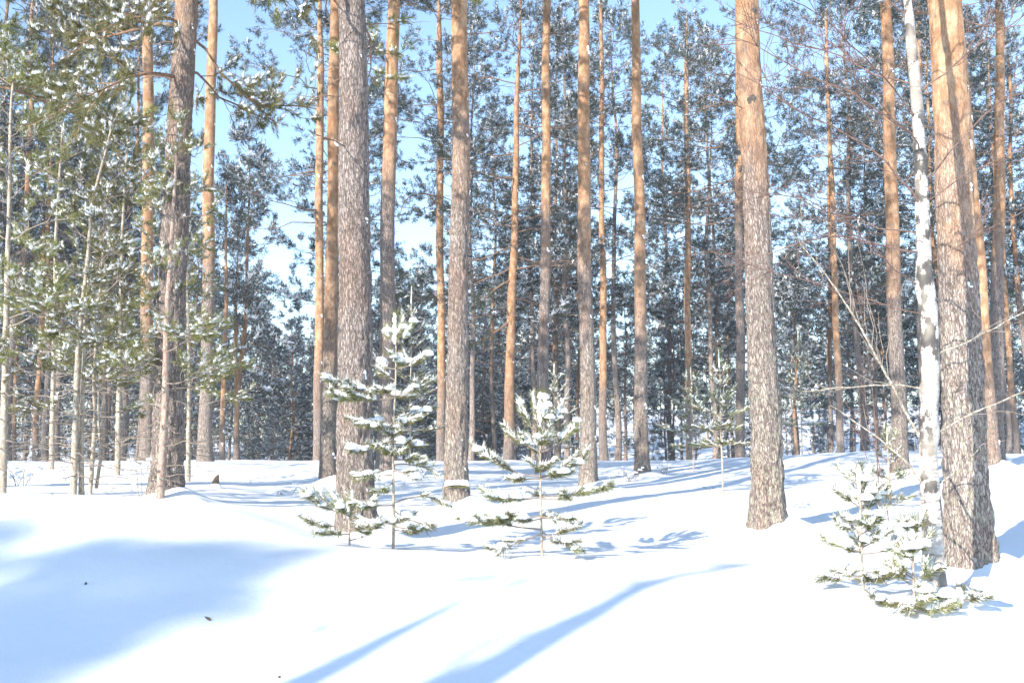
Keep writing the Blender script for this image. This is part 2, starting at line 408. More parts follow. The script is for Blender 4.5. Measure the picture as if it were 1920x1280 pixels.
Pm = np.concatenate([np.ones((len(ctrl), 1)), ctrl[:, :2]], 1)
A_ = np.block([[K, Pm], [Pm.T, np.zeros((3, 3))]])
W_ = np.linalg.solve(A_, np.concatenate([ctrl[:, 2], np.zeros(3)]))
def sstep(x, a, b):
    t = np.clip((x - a) / (b - a), 0, 1); return t * t * (3 - 2 * t)
COLLARS = []
def ground_z(xy, fine=True):
    xy = np.atleast_2d(np.asarray(xy, float)); x, y = xy[:, 0], xy[:, 1]
    q = np.stack([np.clip(x, -22, 22), np.clip(y, -6, 40)], 1)
    z = np.zeros(len(q))
    for s in range(0, len(q), 20000):
        qq = q[s:s + 20000]
        z[s:s + 20000] = tps(qq, ctrl) @ W_[:-3] + W_[-3] + qq @ W_[-2:]
    r = np.hypot(x, y)
    far = 1.15 - .3 * sstep(r, 38, 55) + sstep(r, 58, 170) * (4.5 + 4.5 * sstep(x / np.maximum(r, 1), -.12, .12)) + .5 * fbm(np.stack([x * .05, y * .05, x * 0], 1), 2)
    w = np.maximum(sstep(y, 30, 42), np.maximum(sstep(np.abs(x), 14, 24), sstep(-y, 4, 14)))
    behind = EYE - 1.5 + .25 * sstep(-y, 2, 12)
    far = np.where(y < 0, behind, far)
    z = z * (1 - w) + far * w
    z = z + .035 * fbm(np.stack([x * .55, y * .55, x * 0 + 3], 1), 3) * sstep(y, 4, 9) + .008 * fbm(np.stack([x * 2.2, y * 2.2, x * 0 + 9], 1), 2)
    for cx, cy, cr, amp, ax, ay in COLLARS:
        dd = np.hypot(x - cx - ax, y - cy - ay); m = dd < cr + 1.2
        z[m] += amp * np.exp(-(dd[m] / (cr + .16)) ** 2)
    return z
def gz(x, y): return float(ground_z([[x, y]])[0])
for t in PINES:
    if t[4] < 24:
        p = at(t[0], t[1], t[4]); rr = t[5] * t[4] / FPX / 2
        COLLARS.append((p.x, p.y, rr, .17, rr * .95, -.02))
p = at(*BIRCH[0], BIRCH_D); COLLARS.append((p.x, p.y, .1, .10, .04, -.05))

def build_ground():
    rad = [0.0, .6, 1.2, 1.9, 2.6, 3.2]
    r = 3.7
    while r < 14: rad.append(r); r += .085
    st = .08
    while r < 900: rad.append(r); r += st; st *= 1.045
    rad = np.array(rad)
    af = np.radians(np.linspace(-36, 36, 360)); ab = np.radians(np.linspace(36, 324, 110))[1:-1]
    ang = np.concatenate([af, ab]); na = len(ang); nr = len(rad)
    x = rad[:, None] * np.sin(ang)[None]; y = rad[:, None] * np.cos(ang)[None]
    z = ground_z(np.stack([x.ravel(), y.ravel()], 1))
    v = np.stack([x.ravel(), y.ravel(), z], 1)
    i = np.arange(1, nr - 1)[:, None] * na; j = np.arange(na)[None]; j2 = (j + 1) % na
    f = np.stack([i + j2, i + j, i + na + j, i + na + j2], -1).reshape(-1, 4)
    jj = np.arange(na); c = np.stack([np.zeros(na, int), na + jj, na + (jj + 1) % na, np.full(na, -1)], -1)
    mb = MB(); add_raw(mb, v, np.concatenate([f, c[:, [0, 1, 2, 3]]]))
    me = mb.mesh('snow_ground', 'ground'); o = obj('snow_ground', me); o['kind'] = 'structure'
    o['label'] = 'smooth fresh snow covering the forest floor and bank'
    return o
build_ground()

# ------------------------------------------------------------------ foliage generator
def shoot_template(rng, lod):
    n, ln, w = {'near': (44, .43, .044), 'mid': (24, .46, .062), 'far': (15, .55, .11)}[lod]
    s = rng.uniform(.05, .95, n) if lod == 'near' else rng.uniform(.25, .95, n); ang = rng.uniform(.5, 1.15, n) if lod == 'near' else rng.uniform(.25, 1.35, n); az = np.linspace(0, 2 * math.pi, n, endpoint=False) + rng.uniform(-.4, .4, n)
    d = np.stack([np.cos(ang), np.sin(ang) * np.cos(az), np.sin(ang) * np.sin(az)], 1)
    l = ln * rng.uniform(.75, 1.15, n)[:, None]; q = np.stack([s, s * 0, s * 0], 1)
    sd = np.cross(d, rng.normal(size=(n, 3))); sd /= np.linalg.norm(sd, axis=1, keepdims=True)
    if lod == 'near':
        v = np.stack([q + sd * w * .5, q - sd * w * .5, q + d * l], 1).reshape(-1, 3)
    else:
        v = np.stack([q, q + d * l * .55 + sd * w * .5, q + d * l * .9 - sd * w * .5], 1).reshape(-1, 3)
    return v.astype(np.float32), np.arange(3 * n).reshape(-1, 3)
def snow_template(rng, lod):
    n, bl, w = {'near': (18, 1, .05), 'mid': (8, 2, .065), 'far': (6, 2, .12)}[lod]
    V = []; F = []; o = 0
    if bl == 2:
        k = 5; a = np.arange(k) * 2 * math.pi / k + rng.uniform(0, 1); rr = rng.uniform(.7, 1.25, k)
        v = np.concatenate([[[.62, 0, .27]], np.stack([.62 + .22 * rr * np.cos(a), .17 * rr * np.sin(a), .15 + rng.uniform(-.06, .05, k)], 1)])
        V.append(v); F.append(np.array([[0, 1 + i, 1 + (i + 1) % k, -1] for i in range(k)], np.int32)); o = len(v)
    if bl == 1:
        v, f = blob(rng, 6, 3); v = v * np.array([.24, .15, .11]) + np.array([.5, 0, .09]); V.append(v); F.append(np.array(f, np.int32)); o = len(v)
    # frosted needles on the upper side
    s_ = rng.uniform(.1, .9, n); az = rng.uniform(.35, math.pi - .35, n); ang = rng.uniform(.5, 1.1, n)
    d = np.stack([np.cos(ang), np.sin(ang) * np.cos(az), np.sin(ang) * np.sin(az)], 1); q = np.stack([s_, s_ * 0, s_ * 0 + .02], 1)
    sd = np.cross(d, np.array([0, 0, 1.0])); sd /= np.linalg.norm(sd, axis=1, keepdims=True); l = rng.uniform(.3, .45, n)[:, None]
    V.append(np.stack([q, q + d * l * .6 + sd * w * .5, q + d * l - sd * w * .5], 1).reshape(-1, 3))
    F.append(np.concatenate([np.arange(3 * n).reshape(-1, 3) + o, np.full((n, 1), -1)], 1).astype(np.int32))
    return np.concatenate(V).astype(np.float32), np.concatenate(F)
TR = np.random.default_rng(11)
SH = {l: [shoot_template(TR, l) for _ in range(5)] for l in ('near', 'mid', 'far')}
SN = {l: [snow_template(TR, l) for _ in range(5)] for l in ('near', 'mid', 'far')}
def inst(mb, tmpl, pos, dr, sc_):
    v, f = tmpl; m = len(pos)
    if not m: return
    x = dr / np.linalg.norm(dr, axis=1, keepdims=True)
    y = np.cross(np.array([[0, 0, 1.0]]), x); y /= np.linalg.norm(y, axis=1, keepdims=True) + 1e-6
    z = np.cross(x, y)
    R = np.stack([x, y, z], 1)              # rows
    out = pos[:, None] + np.einsum('vk,mkj->mvj', v, R) * sc_[:, None, None]
    ff = f[None] + (np.arange(m) * len(v))[:, None, None]
    if f.shape[1] == 4: ff = np.where(f[None] < 0, -1, ff); add_raw(mb, out.reshape(-1, 3), ff.reshape(-1, 4))
    else: add(mb, out.reshape(-1, 3), ff.reshape(-1, 3))
def bpath(rng, p0, az, e0, e1, L, n=7, wig=.12):
    p = [np.array(p0, float)]; a = az
    for i in range(n - 1):
        t = i / (n - 2); e = e0 + (e1 - e0) * t + rng.normal(0, wig * .6); a += rng.normal(0, wig)
        p.append(p[-1] + L / (n - 1) * np.array([math.cos(a) * math.cos(e), math.sin(a) * math.cos(e), math.sin(e)]))
    return np.array(p)
def lerp_path(p, t):
    s = t * (len(p) - 1); i = min(int(s), len(p) - 2); f = s - i
    d = p[i + 1] - p[i]; return p[i] * (1 - f) + p[i + 1] * f, d / (np.linalg.norm(d) + 1e-9)

class Crown: pass
def make_crown(seed, lod, z0, z1, whorl, per, Lf, e0f, e1f, sec=4.0, snow=.6, shoot=.2, dead=0, dead_z=3.0, sec_lo=.3, gap=0.0, limb='limb', needle='needle', snow_scale=1.0, base_r=.010, dens=1.0, frost='frost', thin=1e9):
    rng = np.random.default_rng(seed); br = MB(); pos = []; dr = []; nb = 0
    z = z0
    while z < z1:
        u = (z - z0) / (z1 - z0)
        k = max(1, int(rng.normal(per, .9))); a0 = rng.uniform(0, 6.28)
        for b in range(k):
            if rng.random() < gap: continue
            az = a0 + b * 2 * math.pi / k + rng.normal(0, .35); L = Lf(u) * rng.uniform(.6, 1.2)
            p = bpath(rng, (0, 0, z + rng.normal(0, .12)), az, e0f(u) + rng.normal(0, .15), e1f(u) + rng.normal(0, .15), L, 7, .24)
            r0 = base_r * .8 + .0055 * L
            add_tube(br, p, np.linspace(r0, .005, 7), 5 if lod == 'near' else 4)
            ns = max(2, int(L * sec * (1 if z < thin else .30))); side = 1
            for s in range(ns):
                t = sec_lo + (1 - sec_lo) * (s + rng.uniform(0, .8)) / ns; t = min(t, .99); q, d = lerp_path(p, t); side = -side
                az2 = math.atan2(d[1], d[0]) + side * rng.uniform(.45, 1.15); e2 = math.asin(np.clip(d[2], -1, 1)) + rng.normal(.18, .28)
                l2 = float(np.clip((.18 + .38 * (1 - t)) * L * rng.uniform(.6, 1.3), .18, 1.0))
                p2 = bpath(rng, q, az2, e2, e2 + rng.uniform(-.1, .5), l2, 4, .2)
                add_tube(br, p2, np.linspace(.007, .003, 4), 3)
                for g in range(max(2, int(dens * l2 / (shoot * .62)))):
                    tt = 1 - .7 * rng.random() ** 1.6; q3, d3 = lerp_path(p2, tt); d3 = d3 + rng.normal(0, .45, 3); d3[2] += .22
                    pos.append(q3); dr.append(d3)
                pos.append(p2[-1]); dr.append(p2[-1] - p2[-2] + np.array([0, 0, .02]))
            for g in range(3):
                pos.append(p[-1]); dd = (p[-1] - p[-2]); dd /= np.linalg.norm(dd); dr.append(dd + rng.normal(0, .35, 3) + np.array([0, 0, .2]))
        z += whorl * rng.uniform(.7, 1.3) * (1 - .35 * u)
    for g in range(6):
        pos.append(np.array([0, 0, z1 + .05 * g])); dr.append(np.array([rng.normal(0, .4), rng.normal(0, .4), 1]))
    for i in range(dead):
        zz = z0 - rng.uniform(.1, dead_z); az = rng.uniform(0, 6.28); L = rng.uniform(.3, 1.2)
        p = bpath(rng, (0, 0, zz), az, rng.uniform(-.2, .3), rng.uniform(-.5, .1), L, 6, .25)
        add_tube(br, p, np.linspace(.009, .003, 6), 4)
        for s in range(int(L * 5)):
            q, d = lerp_path(p, rng.uniform(.3, 1)); p2 = bpath(rng, q, math.atan2(d[1], d[0]) + rng.choice([-1, 1]) * rng.uniform(.4, 1), -.1, -.3, rng.uniform(.1, .4), 4, .25)
            add_tube(br, p2, np.linspace(.004, .002, 4), 3)
    pos = np.array(pos); dr = np.array(dr); n = len(pos); sz = shoot * rng.uniform(.75, 1.3, n); kind = rng.integers(0, 5, n)
    nd = MB(); sn = MB(); has = rng.random(n) < snow
    for k in range(5):
        m = kind == k; inst(nd, SH[lod][k], pos[m], dr[m], sz[m])
        m &= has; d2 = dr[m].copy(); d2[:, 2] *= .45
        inst(sn, SN[lod][k], pos[m] + np.array([0, 0, .012]), d2, sz[m] * rng.uniform(.6, 1.15, m.sum()) * snow_scale)
    c = Crown(); c.z0 = z0; c.n = n
    if lod == 'near':
        c.branches = br.mesh('branches', limb); c.needles = nd.mesh('needles', needle, False); c.snow = sn.mesh('branch_snow', 'snow', True)
    else:
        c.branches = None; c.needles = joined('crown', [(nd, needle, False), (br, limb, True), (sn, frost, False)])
    return c
def hang(c, parent, loc=(0, 0, 0), rot=(0, 0, 0), scale=1):
    obj('crown', c.needles, parent, loc, rot, scale, 'stuff')
    if c.branches is None: return
    obj('branches', c.branches, parent, loc, rot, scale, 'stuff')
    obj('branch_snow', c.snow, parent, loc, rot, scale, 'stuff')

round_L = lambda a, b: (lambda u: a + (b - a) * math.sin(min(1, .25 + u * .95) * math.pi) ** .8 if u < .9 else a * .6 + .3)
CR = {}
for i in range(2):
    CR['N%d' % i] = make_crown(100 + i, 'near', 0, 10, .62, 3.4, round_L(1.5, 2.9), lambda u: -.32 + .7 * u, lambda u: -.22 + .8 * u, 6.4, .55, .17, dead=5, dead_z=1.5, sec_lo=.18, dens=1.3, thin=3.6)
for i in range(5):
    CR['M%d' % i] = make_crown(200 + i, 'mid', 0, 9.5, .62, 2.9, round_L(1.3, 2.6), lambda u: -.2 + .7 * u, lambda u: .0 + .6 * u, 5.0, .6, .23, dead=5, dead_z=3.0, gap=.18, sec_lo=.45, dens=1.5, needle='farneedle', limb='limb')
print('crown shoots', {k: c.n for k, c in CR.items()})

# ------------------------------------------------------------------ trunks
def trunk_mesh(seed, top, H, r_low, r_up, z_up, sides, dz, amp, wob, flare=.28):
    rng = np.random.default_rng(seed)
    zs = [-.35]
    while zs[-1] < H: zs.append(zs[-1] + (dz if zs[-1] < 8.5 else .6))
    zs = np.array(zs)
    lean = np.array([top[0] / z_up, top[1] / z_up])
    ph = rng.uniform(0, 6.28, 4); wx = wob * (np.sin(zs * .8 + ph[0]) + .5 * np.sin(zs * 1.9 + ph[1])); wy = wob * (np.sin(zs * .7 + ph[2]) + .5 * np.sin(zs * 1.7 + ph[3]))
    fade = np.clip(zs, 0, 1); p = np.stack([lean[0] * zs + wx * fade, lean[1] * zs + wy * fade, zs], 1)
    r = np.where(zs < z_up, r_low + (r_up - r_low) * np.clip(zs, 0, None) / z_up, 0)
    up = zs >= z_up; r[up] = np.maximum(.012, r_up * (1 - (zs[up] - z_up) / (H - z_up + .01)) ** .85)
    r = r + r_low * flare * np.exp(-np.maximum(zs, 0) / .28)
    th = np.arange(sides) * 2 * math.pi / sides
    lob = 1 + .10 * np.exp(-np.maximum(zs, 0) / .35)[:, None] * np.sin(th[None] * 5 + ph[0]) + .02 * np.sin(th[None] * 2 + ph[1] + zs[:, None] * .3)
    R = r[:, None] * lob
    P = np.stack([p[:, 0:1] + R * np.cos(th), p[:, 1:2] + R * np.sin(th), np.repeat(p[:, 2:3], sides, 1)], -1)
    if amp:
        q = P * np.array([17, 17, 4.5]) + seed; n1 = fbm(q, 3)
        plate = 1 - np.abs(n1) * 1.8
        fadeh = np.clip(1.2 - zs / 7.0, .25, 1)[:, None]
        dd = amp * (-np.clip(plate, -.2, 1) * .9 + .35 * vnoise(P * np.array([45, 45, 18]))) * fadeh
        P[..., 0] += dd * np.cos(th); P[..., 1] += dd * np.sin(th)
    n = len(zs); i = np.arange(n - 1)[:, None] * sides; j = np.arange(sides)[None]; j2 = (j + 1) % sides
    f = np.stack([i + j, i + j2, i + sides + j2, i + sides + j], -1).reshape(-1, 4)
    mb = MB(); mb.add(P.reshape(-1, 3), f)
    return mb.mesh('trunk', 'bark'), lean, (lambda h: (np.interp(h, zs, p[:, 0]), np.interp(h, zs, p[:, 1]))), (lambda h: float(np.interp(h, zs, r)))

_pr = np.random.default_rng(77)
PATCH = []
for i in range(4):
    mb = MB(); 
    for q in range(4):
        v, f = blob(_pr, 7, 4); add_raw(mb, v * _pr.uniform(.35, .6, 3) * np.array([.7, 1, 1.1]) + _pr.uniform(-.5, .5, 3) * np.array([.3, .9, 1.2]), f)
    PATCH.append(mb.mesh('snow_patch', 'snow'))
def patches(root, rng, cf, rf, n, zlo, zhi, size):
    for i in range(n):
        h = rng.uniform(zlo, zhi); a = math.radians(rng.normal(-25, 28)); x, y = cf(h); r = rf(h) * .98
        s = size * rng.uniform(.3, 1.15)
        obj('snow_patch', PATCH[rng.integers(0, 4)], root, (x + r * math.cos(a), y + r * math.sin(a), h), (0, rng.uniform(-.2, .2), a), (s * .5, s * .8, s * rng.uniform(.7, 1.2)))

for i, (bx, by, tx, ty, d, wl, wu, H, cz, line, lich, ck, label) in enumerate(PINES):
    b = at(bx, by, d); t = at(tx, ty, d)
    if d >= 24: b.z = min(b.z, gz(b.x, b.y)) if d > 30 else gz(b.x, b.y)
    zu = t.z - b.z; near = d < 16
    me, lean, cf, rf = trunk_mesh(300 + i, (t.x - b.x, 0), H, wl * d / FPX / 2, wu * d / FPX / 2, zu, 64 if near else (32 if d < 24 else 16),   .034 if near else (.06 if d < 24 else .25), .023 if near else (.012 if d < 24 else 0), .018 if d < 24 else .022)
    root = thing('pine_tree', label, 'tree', b)
    tr = obj('trunk', me, root); tr['bark_line'] = float(line); tr['lichen'] = float(lich)
    x, y = cf(cz); rng = np.random.default_rng(900 + i)
    tilt = Matrix.Rotation(math.atan(lean[0]), 4, 'Y') @ Matrix.Rotation(rng.uniform(0, 6.28), 4, 'Z')
    s = (H - cz) / (10 if ck[0] == 'N' else 9.5)
    hang(CR[ck], root, (x, y, cz), tilt.to_euler(), (s * (.5 if bx == 310 else .8), s * (.62 if bx == 310 else .8), s) if ck[0] == 'N' else ((s * .55, s * .55, s) if bx in (418, 441) else s))
    if d < 40: patches(root, rng, cf, rf, 10 if d < 16 else 7, .15, min(zu, 7 + d * .1), .05 if d < 16 else .075)

def extra_branch(root, pts, d, r, twigs, seed, needles=0):
    rg = np.random.default_rng(seed); b = root.location; P = np.array([tuple(at(x, y, d + dd) - b) for x, y, dd in pts])
    t = np.linspace(0, 1, len(P)); q = np.linspace(0, 1, 16); P = np.stack([np.interp(q, t, P[:, k]) for k in range(3)], 1)
    for k in range(3): P[2:-2, k] = np.convolve(P[:, k], np.ones(5) / 5, 'valid')
    mb = MB(); nd = MB(); add_tube(mb, P, np.linspace(r, r * .25, 16), 7)
    for i in range(twigs):
        a, dd = lerp_path(P, rg.uniform(.3, 1)); p2 = bpath(rg, a, math.atan2(dd[1], dd[0]) + rg.normal(0, .6), -.2, -.7, rg.uniform(.25, .8), 5, .25); add_tube(mb, p2, np.linspace(.008, .004, 5), 4)
        for j in range(needles):
            a2, d2 = lerp_path(p2, rg.uniform(.3, 1)); inst(nd, SH['mid'][j % 5], a2[None], (d2 + rg.normal(0, .4, 3))[None], np.array([.24]))
    o = obj('branch', mb.mesh('branch', 'limb'), root)
    if nd.n: obj('needles', nd.mesh('needles', 'farneedle', False), o, kind='stuff')
pine = {o['label']: o for o in C.objects if o.name.startswith('pine_tree')}
def find(t): return next(o for l, o in pine.items() if t in l)
extra_branch(find('thin orange pine close behind'), [(825, 372, 0), (800, 362, -.2), (772, 364, -.3), (756, 380, -.4), (750, 402, -.4)], 34, .035, 2, 1)
extra_branch(find('leaning red-orange pine with a broken'), [(960, 600, 0), (935, 618, -.3), (905, 638, -.5), (880, 648, -.6)], 32, .045, 9, 2, 7)
extra_branch(find('leaning red-orange pine with a broken'), [(965, 520, 0), (930, 540, -.3), (900, 570, -.5)], 32, .035, 9, 3, 9)
def knot(root, px, py, d, r, s):
    b = root.location; c = at(px, py, d) - b; rg = np.random.default_rng(px); v, f = blob(rg, 12, 7); v[:, 2] = np.where(v[:, 2] < 0, v[:, 2] / .35, v[:, 2])
    mb = MB(); add_raw(mb, v * np.array([s, s * .35, s * 1.15]) + np.array([c.x, c.y - r, c.z]), f); obj('knot', mb.mesh('knot', 'knot'), root)
knot(find('thick lichen-flecked pine with orange'), 1406, 195, 11.5, .13, .06)
knot(find('thick lichen-flecked pine with orange'), 1408, 28, 11.5, .125, .035)
def foot_pad(root, px, py, d, r, w):
    b = root.location; c = at(px, py, d) - b; rg = np.random.default_rng(4); sn = MB(); nd = MB()
    for k in range(3):
        a = np.linspace(-1, 1, 9) * w; P = np.stack([c.x + a, np.full(9, c.y - r - .03 - .03 * k) + .25 * a ** 2 / w, c.z - .02 * k - .35 * a ** 2 / w * .3], 1); sleeve(sn, P, .028, rg); brush(nd, P - np.array([0, 0, .02]), rg, 260, .06, .006)
    o = obj('snow_pad', sn.mesh('snow_pad', 'snow'), root); obj('needles', nd.mesh('needles', 'needle', False), o, kind='stuff')
foot_pad(find('pad of snow low'), 858, 903, 14.5, .20, .17)

# ------------------------------------------------------------------ the birch
def build_birch():
    rng = np.random.default_rng(41)
    b = at(*BIRCH[0], BIRCH_D); root = thing('birch_tree', 'slim white-barked birch with bare reddish twigs before the thickest pine', 'tree', b)
    pts = np.array([tuple(at(px, py, BIRCH_D) - b) for px, py in BIRCH]); pts[:, 1] += np.array([0, 0, 0, .0, .02, .03, .05, .06, .08, .1, .12, .15, .2, .25])
    pts = np.concatenate([[[pts[0, 0], pts[0, 1], -.35]], pts])
    last = pts[-1]; pts = np.concatenate([pts, [last + np.array([-.05, .05, 1.2]), last + np.array([-.02, .1, 2.6])]])
    zt = pts[:, 2]; zs = np.concatenate([np.arange(-.35, 5.6, .035), np.arange(5.6, zt[-1], .2)])
    P = np.stack([np.interp(zs, zt, pts[:, 0]), np.interp(zs, zt, pts[:, 1]), zs], 1)
    ker = np.ones(9) / 9
    for k in range(2): P[4:-4, k] = np.convolve(P[:, k], ker, 'valid')
    w = np.interp(zs, [0, .25, 1, 2, 3.4, 4.8, 8], [45, 38, 33, 31, 24, 17, 4]) * BIRCH_D / FPX / 2
    k = 28; th = np.arange(k) * 2 * math.pi / k
    V = np.stack([P[:, 0:1] + w[:, None] * np.cos(th), P[:, 1:2] + w[:, None] * np.sin(th), np.repeat(zs[:, None], k, 1)], -1)
    nn = fbm(V * np.array([9, 9, 7]), 3); kn = np.clip(vnoise(V * np.array([5, 5, 6]) + 8) - .2, 0, 1)
    V[..., 0] += (nn * .005 + kn * .03) * np.cos(th); V[..., 1] += (nn * .005 + kn * .03) * np.sin(th)
    n = len(zs); i = np.arange(n - 1)[:, None] * k; j = np.arange(k)[None]; j2 = (j + 1) % k
    mb = MB(); mb.add(V.reshape(-1, 3), np.stack([i + j, i + j2, i + k + j2, i + k + j], -1).reshape(-1, 4))
    obj('trunk', mb.mesh('trunk', 'birch'), root)
    cf = lambda h: np.array([np.interp(h, zs, P[:, 0]), np.interp(h, zs, P[:, 1]), h])
    def limb(z, az, e0, e1, L, r, mat, depth=3, sag=0):
        mb = MB(); tw = MB()
        p = bpath(rng, cf(z), az, e0, e1, L, 12, .13 if mat == 'lichen' else .2)
        rr = np.linspace(r, .0028, 12)
        if mat == 'lichen':                                     # knobbly, lichen-crusted
            t = np.linspace(0, 1, 60); p_ = np.stack([np.interp(t, np.linspace(0, 1, 12), p[:, q]) for q in range(3)], 1)
            add_tube(mb, p_ + rng.normal(0, r * .12, p_.shape), np.interp(t, np.linspace(0, 1, 12), rr) * (1 + .35 * np.abs(rng.normal(0, 1, 60))), 7)
        else: add_tube(mb, p, rr, 6)
        def sub(p, L, r, lev):
            for s in range(max(2, int(L * (6.5 if lev == 1 else 8)))):
                t = rng.uniform(.2, .98); q, d = lerp_path(p, t)
                az2 = math.atan2(d[1], d[0]) + rng.choice([-1, 1]) * rng.uniform(.35, .95); e = math.asin(np.clip(d[2], -1, 1)) + rng.normal(.05, .3)
                l = L * (1 - t * .6) * rng.uniform(.3, .62)
                p2 = bpath(rng, q, az2, e, e + rng.normal(0, .4), l, 6, .22)
                add_tube(tw, p2, np.linspace(r * .55, .0016, 6), 4)
                if lev < depth: sub(p2, l, r * .55, lev + 1)
        sub(p, L, max(.006, r * .6), 1)
        o = obj('branch', mb.mesh('branch', mat), root); 
        if tw.n: obj('twigs', tw.mesh('twigs', 'twig' if mat != 'lichen' else 'greylimb'), o, kind='stuff')
    D = math.radians
    # bare red-brown branches high up
    for z, az, e0, e1, L, r in ((3.55, 170, .75, .35, 1.9, .013), (3.15, 20, .9, .7, 1.6, .011), (2.95, 200, .7, .5, 1.9, .014), (2.6, 160, .25, -.35, 1.7, .010), (4.0, 150, .6, .3, 1.8, .012),
                               (3.9, -20, .7, .5, 1.5, .011), (4.6, 185, .7, .3, 1.9, .011), (4.7, 30, .7, .5, 1.4, .009), (3.4, -120, .5, .2, 1.4, .009), (2.3, 190, .45, .1, 1.3, .009), (5.2, 170, .8, .4, 1.7, .009), (5.4, 0, .8, .4, 1.3, .009), (3.7, 190, .5, .1, 2.0, .010), (2.75, 175, .35, .0, 1.9, .009), (2.1, 165, .3, .2, 1.6, .008), (3.0, -15, .5, .2, 1.3, .009), (2.45, 10, .55, .4, 1.2, .008)):
        limb(z, D(az), e0, e1, L, r * .72, 'twig')
    # pale lichen-crusted lower branches
    for z, az, e0, e1, L, r in ((1.0, 172, 1.15, .95, 2.0, .015), (.72, 185, .9, .6, 1.0, .011), (1.75, 5, .45, .30, 1.4, .008), (1.15, -8, .5, .35, 1.25, .008), (.75, 12, .55, .25, .9, .007), (1.5, 178, .15, -.15, 1.0, .009)):
        limb(z, D(az), e0, e1, L, r * .75, 'lichen', 1)
build_birch()

# ------------------------------------------------------------------ saplings: every branch a part
def sapling(name, label, base, H, whorls, seed, group=None, lean=(0, 0), leader=.3, r0=.016, needle='needle', snow_r=.026, per_m=480):
    rng = np.random.default_rng(seed)
    root = thing(name, label, 'sapling', base, group)
    n = 12; zs = np.linspace(-.15, H, n); p = np.stack([lean[0] * zs + .008 * np.sin(zs * 4 + seed), lean[1] * zs + .008 * np.cos(zs * 3 + seed), zs], 1)
    mb = MB(); add_tube(mb, p, np.linspace(r0, .006, n), 8); obj('stem', mb.mesh('stem', 'young'), root)
    cf = lambda h: np.array([np.interp(h, zs, p[:, 0]), np.interp(h, zs, p[:, 1]), h])
    lp = np.array([cf(H - leader), cf(H - leader / 2), cf(H)])
    nm = MB(); brush(nm, lp, rng, per_m * 1.6, .095, .0062); sm = MB(); sleeve(sm, lp + np.array([-.008, -.008, 0]), snow_r * .8, rng, 7, 0, 1)
    l = obj('leader', nm.mesh('needles', needle, False), root, kind='stuff'); obj('snow', sm.mesh('snow', 'snow'), l)
    more = [(z + rng.uniform(-.16, .1), az + rng.uniform(40, 140), L * rng.uniform(.45, .8), e0 + rng.normal(.1, .2), e1 + rng.normal(.1, .2), full) for z, az, L, e0, e1, full in whorls if full > .6 and rng.random() < .32]
    for z, az, L, e0, e1, full in whorls + more:
        z = max(z, .04); tw = MB(); nd = MB(); sn = MB()
        a = math.radians(az) + rng.normal(0, .12)
        bp = bpath(rng, cf(z), a, e0, e1, L, 7, .09)
        add_tube(tw, bp, np.linspace(.0075 * (.6 + L), .0035, 7), 5)
        subs = [bp[int(len(bp) * .45):]] if full > .6 else [bp[-3:]]
        for s in range(max(1, int(L * 11 * full + .5))):
            t = rng.uniform(.35, .95); q, d = lerp_path(bp, t)
            a2 = math.atan2(d[1], d[0]) + rng.choice([-1, 1]) * rng.uniform(.5, 1.0); e = math.asin(np.clip(d[2], -1, 1)) + rng.uniform(-.15, .3)
            p2 = bpath(rng, q, a2, e, e + rng.uniform(0, .35), rng.uniform(.12, .24) * (.7 + L * .5), 5, .1)
            add_tube(tw, p2, np.linspace(.004, .0025, 5), 4); subs.append(p2)
        for q in subs:
            brush(nd, q, rng, per_m * 1.3, .074, .0055, .0); brush(sn, q + np.array([0, 0, .012]), rng, per_m * (.6 if snow_r > .02 else .25), .06, .006, .0)
            if rng.random() < .93:
                sleeve(sn, q[rng.integers(0, 3):] + np.array([0, 0, .012]), snow_r * rng.uniform(.32, .8), rng)
            if rng.random() < .3:
                v, f = blob(rng, 8, 4); s = snow_r * rng.uniform(1.2, 1.9); c = q[rng.integers(1, len(q))]
                add_raw(sn, v * np.array([s * 1.3, s * 1.2, s]) + c + np.array([0, 0, s * .3]), f)
        if full < .6:
            for s in range(int(L * 9)):
                t = rng.uniform(.25, .95); q, d = lerp_path(bp, t)
                p2 = bpath(rng, q, math.atan2(d[1], d[0]) + rng.choice([-1, 1]) * rng.uniform(.5, 1.0), e1 - .2, e1 - .4, rng.uniform(.08, .3), 5, .2); add_tube(tw, p2, np.linspace(.003, .0018, 5), 4)
        o = obj('branch', tw.mesh('branch', 'greylimb'), root)
        obj('needles', nd.mesh('needles', needle, False), o, kind='stuff'); obj('snow', sn.mesh('snow', 'snow'), o, kind='stuff')
    return root
def random_whorls(seed, H, Lmax, n=5, lo=.12):
    rng = np.random.default_rng(seed); w = []
    for i in range(n):
        u = i / max(1, n - 1); z = H * (lo + (.82 - lo) * u); a0 = rng.uniform(0, 360)
        for b in range(4):
            w.append((z + rng.normal(0, .02), a0 + b * 90 + rng.normal(0, 15), Lmax * (1 - .62 * u) * rng.uniform(.7, 1.15), -.1 + .7 * u, .15 + .8 * u, .9))
    return w
def gp(px, py, d):
    p = at(px, py, d); return Vector((p.x, p.y, gz(p.x, p.y) - .01))
S = {}
